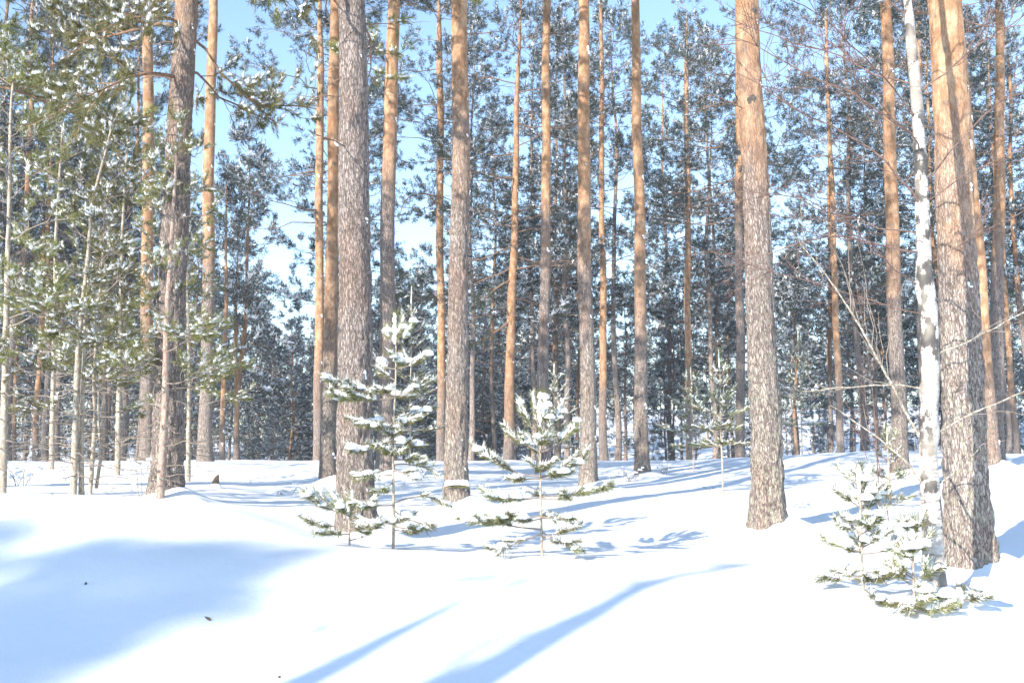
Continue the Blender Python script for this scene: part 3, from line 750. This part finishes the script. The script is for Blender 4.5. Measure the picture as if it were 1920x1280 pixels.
sapling('pine_sapling', 'tallest snowy sapling, right in front of the thick grey foreground pine', gp(736, 1030, 9.6), 2.26, [(z, az, L * .88, e0, e1, f) for z, az, L, e0, e1, f in [
    (1.95, 20, .2, .7, .9, 1), (1.95, 160, .2, .7, .9, 1), (1.95, 265, .2, .7, .9, 1),
    (1.72, 5, .30, .2, .45, 1), (1.72, 175, .24, .1, .3, 1), (1.72, 280, .25, .2, .4, 1), (1.72, 75, .3, .3, .5, 1),
    (1.46, 183, .78, .05, .30, 1), (1.44, 200, .78, -.05, .15, 1), (1.46, 2, .34, .15, .4, 1), (1.46, 330, .36, .1, .3, 1), (1.46, 255, .4, 0, .2, 1), (1.46, 90, .4, 0, .3, 1),
    (1.26, 10, .36, .1, .2, 1), (1.2, 215, .45, -.1, .0, 1), (1.2, 300, .34, -.1, .1, 1), (1.2, 150, .4, 0, .1, 1),
    (1.02, 192, .5, -.35, -.1, 1), (1.0, 345, .3, -.1, .0, .9), (1.0, 245, .4, -.2, 0, 1), (.98, 100, .4, -.1, 0, .8),
    (.80, 0, .55, .15, -.6, .35), (.78, 215, .42, -.3, -.2, .9), (.75, 320, .4, -.2, -.3, .5), (.7, 180, .4, .0, -.3, .3),
    (.44, -8, .62, .35, -.5, .35), (.42, 185, .5, -.1, .1, .7), (.35, 290, .4, -.4, -.1, .9), (.3, 20, .45, -.1, -.4, .5), (.3, 230, .35, -.3, 0, .9), (.22, 330, .4, -.2, 0, 1)]], 51, r0=.015)
sapling('pine_sapling', 'sapling with thick snow sleeves on its upturned branches, in the centre clearing', gp(1015, 1044, 9.3), 1.52, [
    (1.10, 170, .32, .7, 1.1, .8), (1.10, 12, .30, .7, 1.0, .8), (1.12, 120, .3, 1.1, 1.3, .7), (1.12, 300, .28, 1.1, 1.3, .7),
    (.96, 185, .38, .45, .6, .9), (.96, -5, .42, .4, .7, .9), (.96, 270, .3, .4, .6, .9), (.96, 80, .3, .4, .7, .9),
    (.74, 175, .58, .15, .55, .9), (.73, 5, .46, .25, .55, .9), (.72, 215, .36, -.1, .1, .9), (.72, 310, .3, .0, .3, .9),
    (.56, 2, .62, .0, .25, .9), (.55, 183, .46, -.1, .1, .9), (.54, 330, .4, 0, .2, .9), (.54, 90, .35, 0, .2, .9),
    (.38, 190, .5, -.1, .05, .9), (.37, 345, .34, -.15, .0, .9), (.36, 245, .4, -.1, .1, .9), (.36, 60, .35, 0, .2, .9),
    (.26, 183, .68, .05, .0, .9), (.24, -20, .42, -.5, -.3, .6), (.22, 205, .5, -.35, -.25, .5), (.2, 300, .35, -.3, 0, .9)], 52, r0=.013, snow_r=.027)
sapling('pine_sapling', 'low snow-buried sapling at the foot of the thick grey foreground pine', gp(655, 1026, 9.5), .42, [
    (.30, 10, .25, .3, .5, 1), (.30, 170, .3, .2, .4, 1), (.28, 270, .25, .3, .4, 1), (.18, 185, .38, .0, .2, 1), (.17, -5, .34, .0, .25, 1), (.16, 300, .3, 0, .2, 1), (.12, 215, .3, 0, .1, 1), (.3, 178, .5, .55, .2, .5)], 53, leader=.16, r0=.011)
sapling('pine_sapling', 'pale snowy sapling left of the birch foot', gp(1620, 1100, 7.9), .98, random_whorls(54, .98, .33, 5), 54, leader=.22, r0=.012)
sapling('pine_sapling', 'small snowy sapling close in front of the birch foot', gp(1716, 1112, 7.3), .68, random_whorls(55, .68, .25, 4), 55, leader=.16, r0=.011)
sapling('pine_sapling', 'snow-capped sapling tip poking from the snow right of the birch foot', gp(1802, 1108, 7.3), .15, [(.07, 170, .26, .1, .25, 1), (.07, 5, .2, .1, .3, 1), (.07, 280, .2, .1, .2, 1), (.07, 225, .2, .1, .2, 1)], 56, leader=.1, r0=.008, snow_r=.04)
sapling('pine_sapling', 'slender sapling left of the thick lichen-flecked pine with bare lower stem', gp(1355, 925, 16.0), 2.35, [w for w in random_whorls(57, 2.35, .46, 6, .35)], 57, leader=.3, r0=.018, snow_r=.013, per_m=300)
sapling('pine_sapling', 'dense young sapling in front of the very thin orange pine', gp(1300, 880, 22), 2.3, random_whorls(58, 2.3, .7, 6, .25), 58, snow_r=.013, r0=.02, per_m=260)
sapling('pine_sapling', 'sapling standing before the orange-topped pine left of the birch', gp(1668, 900, 14.5), 1.15, random_whorls(59, 1.15, .4, 4), 59, snow_r=.013, r0=.02, per_m=300)
sapling('pine_sapling', 'young dark sapling right of the snow-sleeved sapling, before the far trees', gp(1040, 868, 26), 2.6, random_whorls(60, 2.6, .8, 6, .2), 60, snow_r=.013, r0=.02, per_m=220)
sapling('pine_sapling', 'thin pale sapling right behind the tallest snowy sapling', gp(768, 870, 22), 4.0, random_whorls(61, 4.0, .75, 8, .2), 61, snow_r=.013, r0=.02, per_m=220, leader=.4)
sapling('pine_sapling', 'young sapling right of the thick lichen-flecked pine, among far stems', gp(1505, 868, 27), 3.4, random_whorls(62, 3.4, .8, 7, .25), 62, snow_r=.013, r0=.02, per_m=220)

# ------------------------------------------------------------------ young pines on the left
YC = [make_crown(400 + i, 'near', .30 * 5.4, 5.3, .42, 3.4, (lambda u: 1.15 - .75 * u), lambda u: .15 + .5 * u, lambda u: .1 + .6 * u, 6.6, .62, .16, dead=16, dead_z=1.4, sec_lo=.35, dens=1.25, limb='greylimb', base_r=.006) for i in range(3)]
def young_pine(label, bx, by, pts, d, H, r, ci, rz, scale=1.0, mat='young', second=None):
    b = gp(bx, by, d); root = thing('young_pine', label, 'tree', b)
    P = np.array([[0, 0, -.3]] + [tuple(at(x, y, d) - b) for x, y in pts]); P = np.concatenate([P, [P[-1] + np.array([.02, 0, max(.2, H - P[-1][2])])]])
    def stem(P, r, name='trunk'):
        t = np.concatenate([[0], np.cumsum(np.linalg.norm(np.diff(P, axis=0), axis=1))]); q = np.linspace(0, t[-1], 80)
        c = np.stack([np.interp(q, t, P[:, k]) for k in range(3)], 1)
        for k in range(2): c[3:-3, k] = np.convolve(c[:, k], np.ones(7) / 7, 'valid')
        v, f = tube(c, np.linspace(r, r * .25, 80), 14, False); v += fbm(v * np.array([30, 30, 9]), 2)[:, None] * .004
        mb = MB(); mb.add(v, f); return obj(name, mb.mesh(name, mat), root)
    stem(P, r)
    if second: stem(np.array([[0, 0, -.3]] * 0 + [tuple(at(x, y, d + .1) - b) for x, y in second]), r * .8, 'second_stem')
    top = P[-1]; lx = math.atan2(top[0], H)
    hang(YC[ci], root, (0, 0, 0), (0, lx, rz) if abs(rz) < .01 else (Matrix.Rotation(lx, 4, 'Y') @ Matrix.Rotation(rz, 4, 'Z')).to_euler(), H / 5.4 * scale)
young_pine('pale-stemmed young pine at the left edge of the photo', 5, 925, [(5, 900), (12, 600), (18, 350), (20, 200)], 12.0, 5.3, .05, 0, .5)
young_pine('double-stemmed pale young pine on the left', 138, 915, [(139, 880), (146, 650), (165, 480), (172, 380), (205, 260)], 12.3, 4.7, .045, 1, 1.7, second=[(153, 935), (152, 860), (156, 700), (158, 640), (168, 470)])
young_pine('thin reddish young pine pressed against the thick left pine', 299, 936, [(302, 900), (310, 760), (312, 600), (322, 450)], 12.0, 4.4, .056, 2, .0, mat='redyoung')
young_pine('thin brown forked young pine right of the double-stemmed one', 168, 912, [(178, 800), (176, 700), (186, 560)], 12.8, 3.6, .030, 0, 2.6, second=[(180, 915), (190, 850), (184, 780), (186, 700)])
young_pine('grey young pine standing between the double-stemmed one and the thick left pine', 222, 866, [(224, 700), (228, 450)], 17.0, 6.0, .05, 1, 3.3)
young_pine('young pine with snowy tufts behind the left edge pine', 98, 872, [(100, 700), (104, 450)], 18.5, 7.0, .05, 2, 4.0)
young_pine('young pine with hanging tufts just right of the thick left pine', 355, 868, [(355, 700), (350, 480)], 16.0, 5.0, .04, 0, 5.1, .85)

# ------------------------------------------------------------------ far trees
def pole_proto(seed, H, zc, Lm, lod='mid', snow=.7, per=3.6, whorl=.5, shoot=.27, r=.085, e=(-.05, .5), dead=10, sec=4.0, frost='frost', ss=1.15):
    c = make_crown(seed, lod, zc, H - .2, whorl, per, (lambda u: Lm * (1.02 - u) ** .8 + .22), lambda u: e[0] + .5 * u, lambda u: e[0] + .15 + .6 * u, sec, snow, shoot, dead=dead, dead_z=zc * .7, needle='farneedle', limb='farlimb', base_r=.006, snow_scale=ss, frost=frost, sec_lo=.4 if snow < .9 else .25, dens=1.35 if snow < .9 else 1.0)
    me, _, _, _ = trunk_mesh(seed, (.05, .02), H, r, r * .45, H * .7, 10, .4, 0, .05)
    c.trunk = me; c.H = H; return c
POLE = [pole_proto(500 + i, 13.0, 3.6 + .5 * i, 1.7, per=3.4) for i in range(4)]
CONE = [pole_proto(520 + i, 8.0, .9 + .2 * i, 1.3, snow=.95, per=4.4, whorl=.36, r=.08, e=(-.1, .4), dead=4) for i in range(3)]
WHITE = pole_proto(530, 8.0, 2.4, .85, snow=1.0, per=3.8, whorl=.4, r=.07, e=(-.1, .4), dead=4, frost='snow', ss=1.3)
FARP = [pole_proto(540 + i, 12.0, 3.2 + .6 * i, 1.5, 'far', .8, 3.3, .7, .42, .08, sec=3.0, dead=6) for i in range(4)]
def far_tree(c, x, y, H, rz, label, group=None, line=1.0, name='pine_tree', z=None):
    root = thing(name, label, 'tree', (x, y, gz(x, y) - .05 if z is None else z), group, rz, H / c.H)
    tr = obj('trunk', c.trunk, root); tr['bark_line'] = line; tr['lichen'] = .1
    hang(c, root); return root
def fx(px, d): return (px - 960) / FPX * d
singles = [
 (WHITE, 448, 36, 12.8, 'tall snow-laden conical pine at the left edge of the sky gap', 'conifer_tree'),
 (CONE[1], 546, 47, 7.3, 'snow-laden conical pine in the sky gap, left of the thick foreground pine', 'conifer_tree'),
 (CONE[2], 742, 42, 8.8, 'snow-laden conical pine right behind the tallest snowy sapling', 'conifer_tree'),
 (CONE[0], 792, 46, 9.4, 'snow-laden conical pine left of the thin orange pine', 'conifer_tree'),
 (CONE[1], 1262, 50, 8.0, 'snowy conical pine left of the very thin orange pine', 'conifer_tree'),
 (WHITE, 1492, 44, 10.0, 'frosted conical pine right behind the thick lichen-flecked pine', 'conifer_tree'),
]
for k, (c, px, d, H, lab, nm) in enumerate(singles): far_tree(c, fx(px, d), d, H, k * 1.3, lab, name=nm)
rng = np.random.default_rng(8)
# second row of pole pines with crowns against the sky
row = [(30, 30, 17), (120, 37, 18), (180, 33, 16), (235, 38, 18), (650, 40, 18), (885, 40, 16.5), (925, 46, 15), (1000, 42, 17), (1062, 40, 17.5), (1085, 50, 14), (1160, 41, 18.5),
       (1335, 42, 17), (1042, 48, 20), (1255, 50, 19), (1350, 55, 20.5), (1372, 48, 14), (1600, 39, 18), (1632, 44, 15), (1655, 50, 13), (1705, 40, 18), (1765, 44, 16), (1790, 37, 18), (1835, 40, 17), (1895, 42, 17), (1925, 36, 18), (-20, 32, 18), (150, 46, 15), (270, 48, 15)]
NAMES = [(10, 'left edge'), (155, 'double-stemmed young pine'), (330, 'thick left pine'), (390, 'straight grey left pine'), (600, 'slim red-brown pine'), (668, 'thick foreground pine'), (728, 'leaning orange-topped pine'), (826, 'thin orange pine'), (860, 'pine with snow on its foot'),
         (960, 'leaning red pine'), (1022, 'slender pine behind the sapling'), (1096, 'straight orange-topped pine'), (1198, 'lone slender pine'), (1290, 'very thin orange pine'), (1420, 'lichen-flecked pine'), (1565, 'thin leaning red pine'), (1675, 'orange pine left of the birch'), (1740, 'birch'), (1800, 'thickest right pine'), (1872, 'straight tan pine'), (1990, 'right edge')]
row = [(px, d, H * 1.13 if H > 14 and not (360 < px < 610 or 1440 < px < 1560) else H) for px, d, H in row]
between = {}
for k, (px, d, H) in enumerate(row):
    i = max([q for q in range(len(NAMES) - 1) if NAMES[q][0] <= px] or [0]); between.setdefault(i, []).append((px, k))
row_label = {}
for i, lst in between.items():
    lst.sort(); words = {1: [''], 2: ['left-hand ', 'right-hand '], 3: ['left-hand ', 'middle ', 'right-hand '], 4: ['leftmost ', 'second ', 'third ', 'rightmost ']}.get(len(lst), [''] * len(lst))
    for (px, k), w in zip(lst, words): row_label[k] = w + 'far pine between %s and %s' % (NAMES[i][1], NAMES[i + 1][1])
for k, (px, d, H) in enumerate(row):
    far_tree(POLE[k % 4], fx(px, d), d + rng.uniform(-1, 1), H, rng.uniform(0, 6.28), row_label[k], 'second row of slender pines', 4.0 + 4 * (k % 3))
# deeper forest: told apart only by place
placed = [(fx(px, d), d) for px, d, H in row]
tries = 0; n = 0
while n < 105 and tries < 6000:
    tries += 1
    d = rng.uniform(45, 92); px = rng.uniform(-120, 2040); x = fx(px, d)
    if any((x - a) ** 2 + (d - b) ** 2 < 4.2 for a, b in placed): continue
    lim = 600 if 480 < px < 610 else (520 if 690 < px < 840 else (470 if px > 600 else 330))
    H = min((865 - lim) / FPX * d * rng.uniform(.72, 1.0) + .8, 15.5); H = max(H, 4)
    placed.append((x, d)); n += 1
    c = FARP[rng.integers(0, 4)] if (rng.random() < (.45 if px < 1250 else .8)) else CONE[rng.integers(0, 3)]
    far_tree(c, x, d, H, rng.uniform(0, 6.28), 'thin dark pine of the deep forest behind the slender pines', 'pines of the deep forest', rng.uniform(3, 9))
n = 0
while n < 46:
    d = rng.uniform(40, 70); px = rng.uniform(-100, 1180) if n < 38 else rng.uniform(1180, 2000); x = fx(px, d); n += 1
    far_tree(CONE[rng.integers(0, 3)], x, d, rng.uniform(2.6, 5.5), rng.uniform(0, 6.28), 'low bushy snow-dusted young pine under the far trees', 'young pines under the far trees', 3.0, 'young_pine')
# the farthest wood reads as one mass
def far_wood():
    rg = np.random.default_rng(31); tr = MB(); nd = MB(); sn = MB()
    for i in range(190):
        d = rg.uniform(95, 190); x = fx(rg.uniform(-250, 2170), d); z = gz(x, d); H = rg.uniform(8, 13) * (1 if x / d < .1 else .75)
        add_tube(tr, np.array([[x, d, z - .3], [x, d, z + H]]), np.array([.11, .03]), 5)
        m = 44; h = rg.uniform(.28, 1, m); a = rg.uniform(0, 6.28, m); rr = (1.9 * (1.05 - h) ** .8 + .15) * np.sqrt(rg.random(m))
        pos = np.stack([x + rr * np.cos(a), d + rr * np.sin(a), z + h * H], 1); dr = np.stack([np.cos(a), np.sin(a), rg.normal(.2, .3, m)], 1); s = rg.uniform(.95, 1.6, m)
        for k in range(5):
            q = np.arange(m) % 5 == k; inst(nd, SH['far'][k], pos[q], dr[q], s[q]); d2 = dr[q].copy(); d2[:, 2] *= .4; inst(sn, SN['far'][k], pos[q], d2, s[q] * .8)
    o = obj('distant_forest', tr.mesh('distant_forest', 'farlimb')); tag(o, 'distant snowy forest seen as one mass between the trunks', 'forest', kind='stuff')
    obj('crown', nd.mesh('crown', 'farneedle', False), o, kind='stuff'); obj('snow', sn.mesh('snow', 'snow', False), o, kind='stuff')
far_wood()

# ------------------------------------------------------------------ trees behind the viewer, known by their shadows on the bank
def behind(px, py, d, back):
    p = at(px, py, d); return p.x - math.sin(SUN_AZ) * back, d - math.cos(SUN_AZ) * back
dense = make_crown(600, 'mid', 2.6, 15.5, .36, 5.2, (lambda u: .45 + 1.9 * (1 - u) ** .7), lambda u: -.2 + .5 * u, lambda u: -.1 + .7 * u, 3.8, .5, .52, needle='farneedle', limb='farlimb')
dense.trunk = trunk_mesh(600, (.05, .02), 16, .16, .08, 11, 12, .4, 0, .04)[0]; dense.H = 16
bare = make_crown(601, 'mid', 7.0, 7.7, .6, 1.2, lambda u: .4, lambda u: .2, lambda u: .5, 2.0, .5, .2, dead=9, dead_z=3.5, needle='farneedle', limb='farlimb')
bare.trunk = trunk_mesh(601, (.05, .02), 8, .21, .16, 6, 12, .4, 0, .03)[0]; bare.H = 8
for (px, py, d, back, H, c, rz, lab) in (
    (455, 1030, 8.55, 33.2, 16, dense, 1.0, 'dense tall pine behind the viewer casting the broad shadow on the snowbank'),
    (-80, 1036, 8.4, 33.0, 16, dense, 3.0, 'dense tall pine behind the viewer shading the left corner of the snowbank'),
    (1290, 1065, 8.4, 16.0, 8.5, bare, 1.0, 'tall dead pine snag behind the viewer casting the long streak on the snowbank'),
    (860, 1095, 7.35, 16.0, 8.5, bare, 2.4, 'middling dead pine snag behind the viewer casting the faint streak on the snowbank'),
    (1000, 1130, 7.15, 18.0, 8.6, bare, 4.4, 'short dead pine snag behind the viewer casting the short streak by the bottom edge')):
    x, y = behind(px, py, d, back); far_tree(c, x, y, H, rz, lab)
for k, (x, y, H) in enumerate(((-24, 14, 17), (-27, 22, 18), (-22, 27, 17), (-32, 9, 18), (-33, 17, 18), (-36, 28, 18), (-29, 32, 18), (-18, 24, 16))):
    far_tree(POLE[k % 4], x, y, H, k * 1.1, 'slender pine standing outside the left edge, throwing stripes of shade over the clearing', 'pines left of the view', 2.0)

# ------------------------------------------------------------------ bare birch sapling left of the birch
def birch_sapling(label, bx, by, d, tops, seed):
    rg = np.random.default_rng(seed); b = gp(bx, by, d); root = thing('birch_sapling', label, 'sapling', b)
    for (tx, ty, r) in tops:
        e = at(tx, ty, d + rg.uniform(-.3, .3)) - b; P = np.array([np.array([0, 0, -.1]) * (1 - t) + np.array(e) * t + np.array([math.sin(t * 5 + tx) * .05, math.sin(t * 4 + ty) * .05, 0]) for t in np.linspace(0, 1, 12)])
        mb = MB(); tw = MB(); add_tube(mb, P, np.linspace(r, .002, 12), 6)
        for s_ in range(11):
            t = rg.uniform(.25, .98); q, dd = lerp_path(P, t); p2 = bpath(rg, q, rg.uniform(0, 6.28), .9, .6, rg.uniform(.2, .7) * (1.15 - t), 6, .2); add_tube(tw, p2, np.linspace(.0045, .0016, 6), 4)
            for u in range(3):
                q2, d2 = lerp_path(p2, rg.uniform(.3, .9)); add_tube(tw, bpath(rg, q2, rg.uniform(0, 6.28), .8, .5, rg.uniform(.08, .25), 4, .2), np.linspace(.0028, .0014, 4), 3)
        o = obj('stem', mb.mesh('stem', 'twig'), root); obj('twigs', tw.mesh('twigs', 'twig'), o, kind='stuff')
birch_sapling('bare red-twigged birch sapling left of the white birch', 1655, 905, 12.5, [(1607, 520, .009), (1622, 640, .007), (1570, 690, .006)], 91)

# ------------------------------------------------------------------ small things on the snow
def stake():
    b = gp(403, 918, 15.5); root = thing('broken_stump', 'pointed splinter of a broken brown stump in the snow', 'stump', b)
    rg = np.random.default_rng(3); k = 9; th = np.arange(k) * 2 * math.pi / k; hs = [-.1, .05, .12, .17, .2]; rs = [.075, .065, .048, .026, .006]; off = [0, 0, .012, .03, .045]
    v = np.concatenate([np.stack([r * np.cos(th) * rg.uniform(.85, 1.15, k) + o, r * .7 * np.sin(th), np.full(k, h) + rg.uniform(-.01, .01, k)], 1) for h, r, o in zip(hs, rs, off)])
    i = np.arange(4)[:, None] * k; j = np.arange(k)[None]; j2 = (j + 1) % k
    mb = MB(); mb.add(v, np.stack([i + j, i + j2, i + k + j2, i + k + j], -1).reshape(-1, 4)); obj('splinter', mb.mesh('splinter', 'wood'), root)
    mb = MB(); vv, f = blob(rg, 9, 5); add_raw(mb, vv * np.array([.11, .09, .06]) + np.array([.02, -.06, .01]), f); obj('snow_cap', mb.mesh('snow_cap', 'snow'), root)
stake()
def sprig(label, px, py, d, H, seed, nst=3, snow=True, spread=.25):
    rg = np.random.default_rng(seed); b = gp(px, py, d); root = thing('dry_sprig', label, 'twig', b)
    for s in range(nst):
        mb = MB(); sn = MB(); p = bpath(rg, (rg.normal(0, .03), rg.normal(0, .03), -.05), rg.uniform(0, 6.28), 1.4 - rg.uniform(0, spread * 2), 1.0 - rg.uniform(0, spread * 2), H * rg.uniform(.7, 1.1), 7, .15)
        add_tube(mb, p, np.linspace(.0055, .002, 7), 4)
        for q in range(5):
            a, dd = lerp_path(p, rg.uniform(.4, 1)); p2 = bpath(rg, a, rg.uniform(0, 6.28), .5, .3, H * rg.uniform(.12, .3), 4, .2); add_tube(mb, p2, np.linspace(.003, .0016, 4), 3)
            if snow and rg.random() < .7:
                v, f = blob(rg, 6, 3); k = rg.uniform(.012, .028); add_raw(sn, v * np.array([k * 1.6, k * 1.3, k]) + p2[-1], f)
        o = obj('stalk', mb.mesh('stalk', 'greylimb'), root)
        if sn.n: obj('snow', sn.mesh('snow', 'snow'), o, kind='stuff')
sprig('single snow-tipped dry stalk right of the broken stump', 540, 925, 15, .38, 1, 1)
sprig('dry twig cluster half buried left of the thick foreground pine', 520, 915, 15.4, .18, 2, 4, spread=.6)
sprig('tuft of dry heath stalks left of the lone slender pine', 1180, 893, 20, .42, 3, 9)
sprig('tuft of dry heath stalks right of the lone slender pine', 1245, 884, 21, .35, 4, 7)
sprig('snowy dry bush at the left behind the bank crest', 40, 895, 13.5, .42, 5, 6)
sprig('thin leaning dead stick beside the left dry bush', 75, 890, 14, .42, 6, 1, False, .7)
sprig('bare forked twig beside the thick left pine foot', 265, 928, 12.2, .65, 7, 2, True, .5)
sprig('grey twig standing left of the thick lichen-flecked pine', 1408, 985, 11.0, .22, 8, 2, False)
sprig('small dry twig in the snow right of the thickest pine', 1890, 960, 12.5, .2, 9, 3, False, .6)
sprig('dry twigs at the foot of the orange-topped pine left of the birch', 1640, 905, 16, .3, 10, 5)
for k, (px, py, d) in enumerate(((470, 890, 17), (700, 905, 16.5), (905, 905, 17.5), (1000, 912, 15.5), (1150, 905, 19), (1330, 900, 18), (1495, 930, 14), (1560, 905, 17), (215, 905, 13.5), (330, 905, 14.5))):
    sprig(['thin dry stalk pair', 'bent dry stalk', 'tiny dead twig', 'short dry stalk tuft'][k % 4] + ' in the snow ' + ['right of the broken stump', 'right of the thick foreground pine', 'right of the pine with snow on its foot', 'left of the straight orange-topped pine', 'left of the lone slender pine', 'left of the lichen-flecked pine', 'right of the lichen-flecked pine', 'before the thin leaning red pine', 'right of the double-stemmed young pine', 'right of the thick left pine'][k], px, py, d, .16 + .05 * (k % 4), 70 + k, 1 + k % 4, k % 2 == 0, .5)
def fleck(label, px, py, d, L, seed):
    rg = np.random.default_rng(seed); b = gp(px, py, d); b.z += .012
    mb = MB(); p = bpath(rg, (0, 0, 0), rg.uniform(0, 6), .7, .4, L, 5, .2); v, f = tube(p, np.array([.006, .011, .009, .006, .002]), 6); add_raw(mb, v, f)
    tag(obj('twig_fragment', mb.mesh('twig_fragment', 'wood'), None, b), label, 'twig')
fleck('small dark twig lying on the open foreground snow', 395, 1156, 7.1, .05, 1)
fleck('tiny brown bark flake on the shaded snow at left', 160, 1093, 7.6, .03, 2)
fleck('tiny brown bark flake near the bottom edge of the snow', 522, 1250, 6.3, .018, 3)

# ------------------------------------------------------------------ frosty air between the trunks
def haze():
    mb = MB(); x0, x1, y0, y1, z0, z1 = -905, 905, -905, 905, -2.5, 26
    v = [(x, y, z) for z in (z0, z1) for y in (y0, y1) for x in (x0, x1)]
    f = [(0, 2, 3, 1), (4, 5, 7, 6), (0, 1, 5, 4), (2, 6, 7, 3), (0, 4, 6, 2), (1, 3, 7, 5)]
    m = bpy.data.materials.new('frosty_air'); m.use_nodes = True; nt = m.node_tree; nt.nodes.clear()
    out = nt.nodes.new('ShaderNodeOutputMaterial'); vol = nt.nodes.new('ShaderNodeVolumePrincipled')
    vol.inputs['Color'].default_value = (.86, .92, 1, 1); vol.inputs['Density'].default_value = .0009; vol.inputs['Anisotropy'].default_value = 0
    nt.links.new(vol.outputs[0], out.inputs['Volume']); M['haze'] = m
    mb.add(np.array(v), np.array(f)); o = obj('haze', mb.mesh('haze', 'haze', False)); o['kind'] = 'stuff'; o['label'] = 'thin frosty air filling the whole forest'
haze()
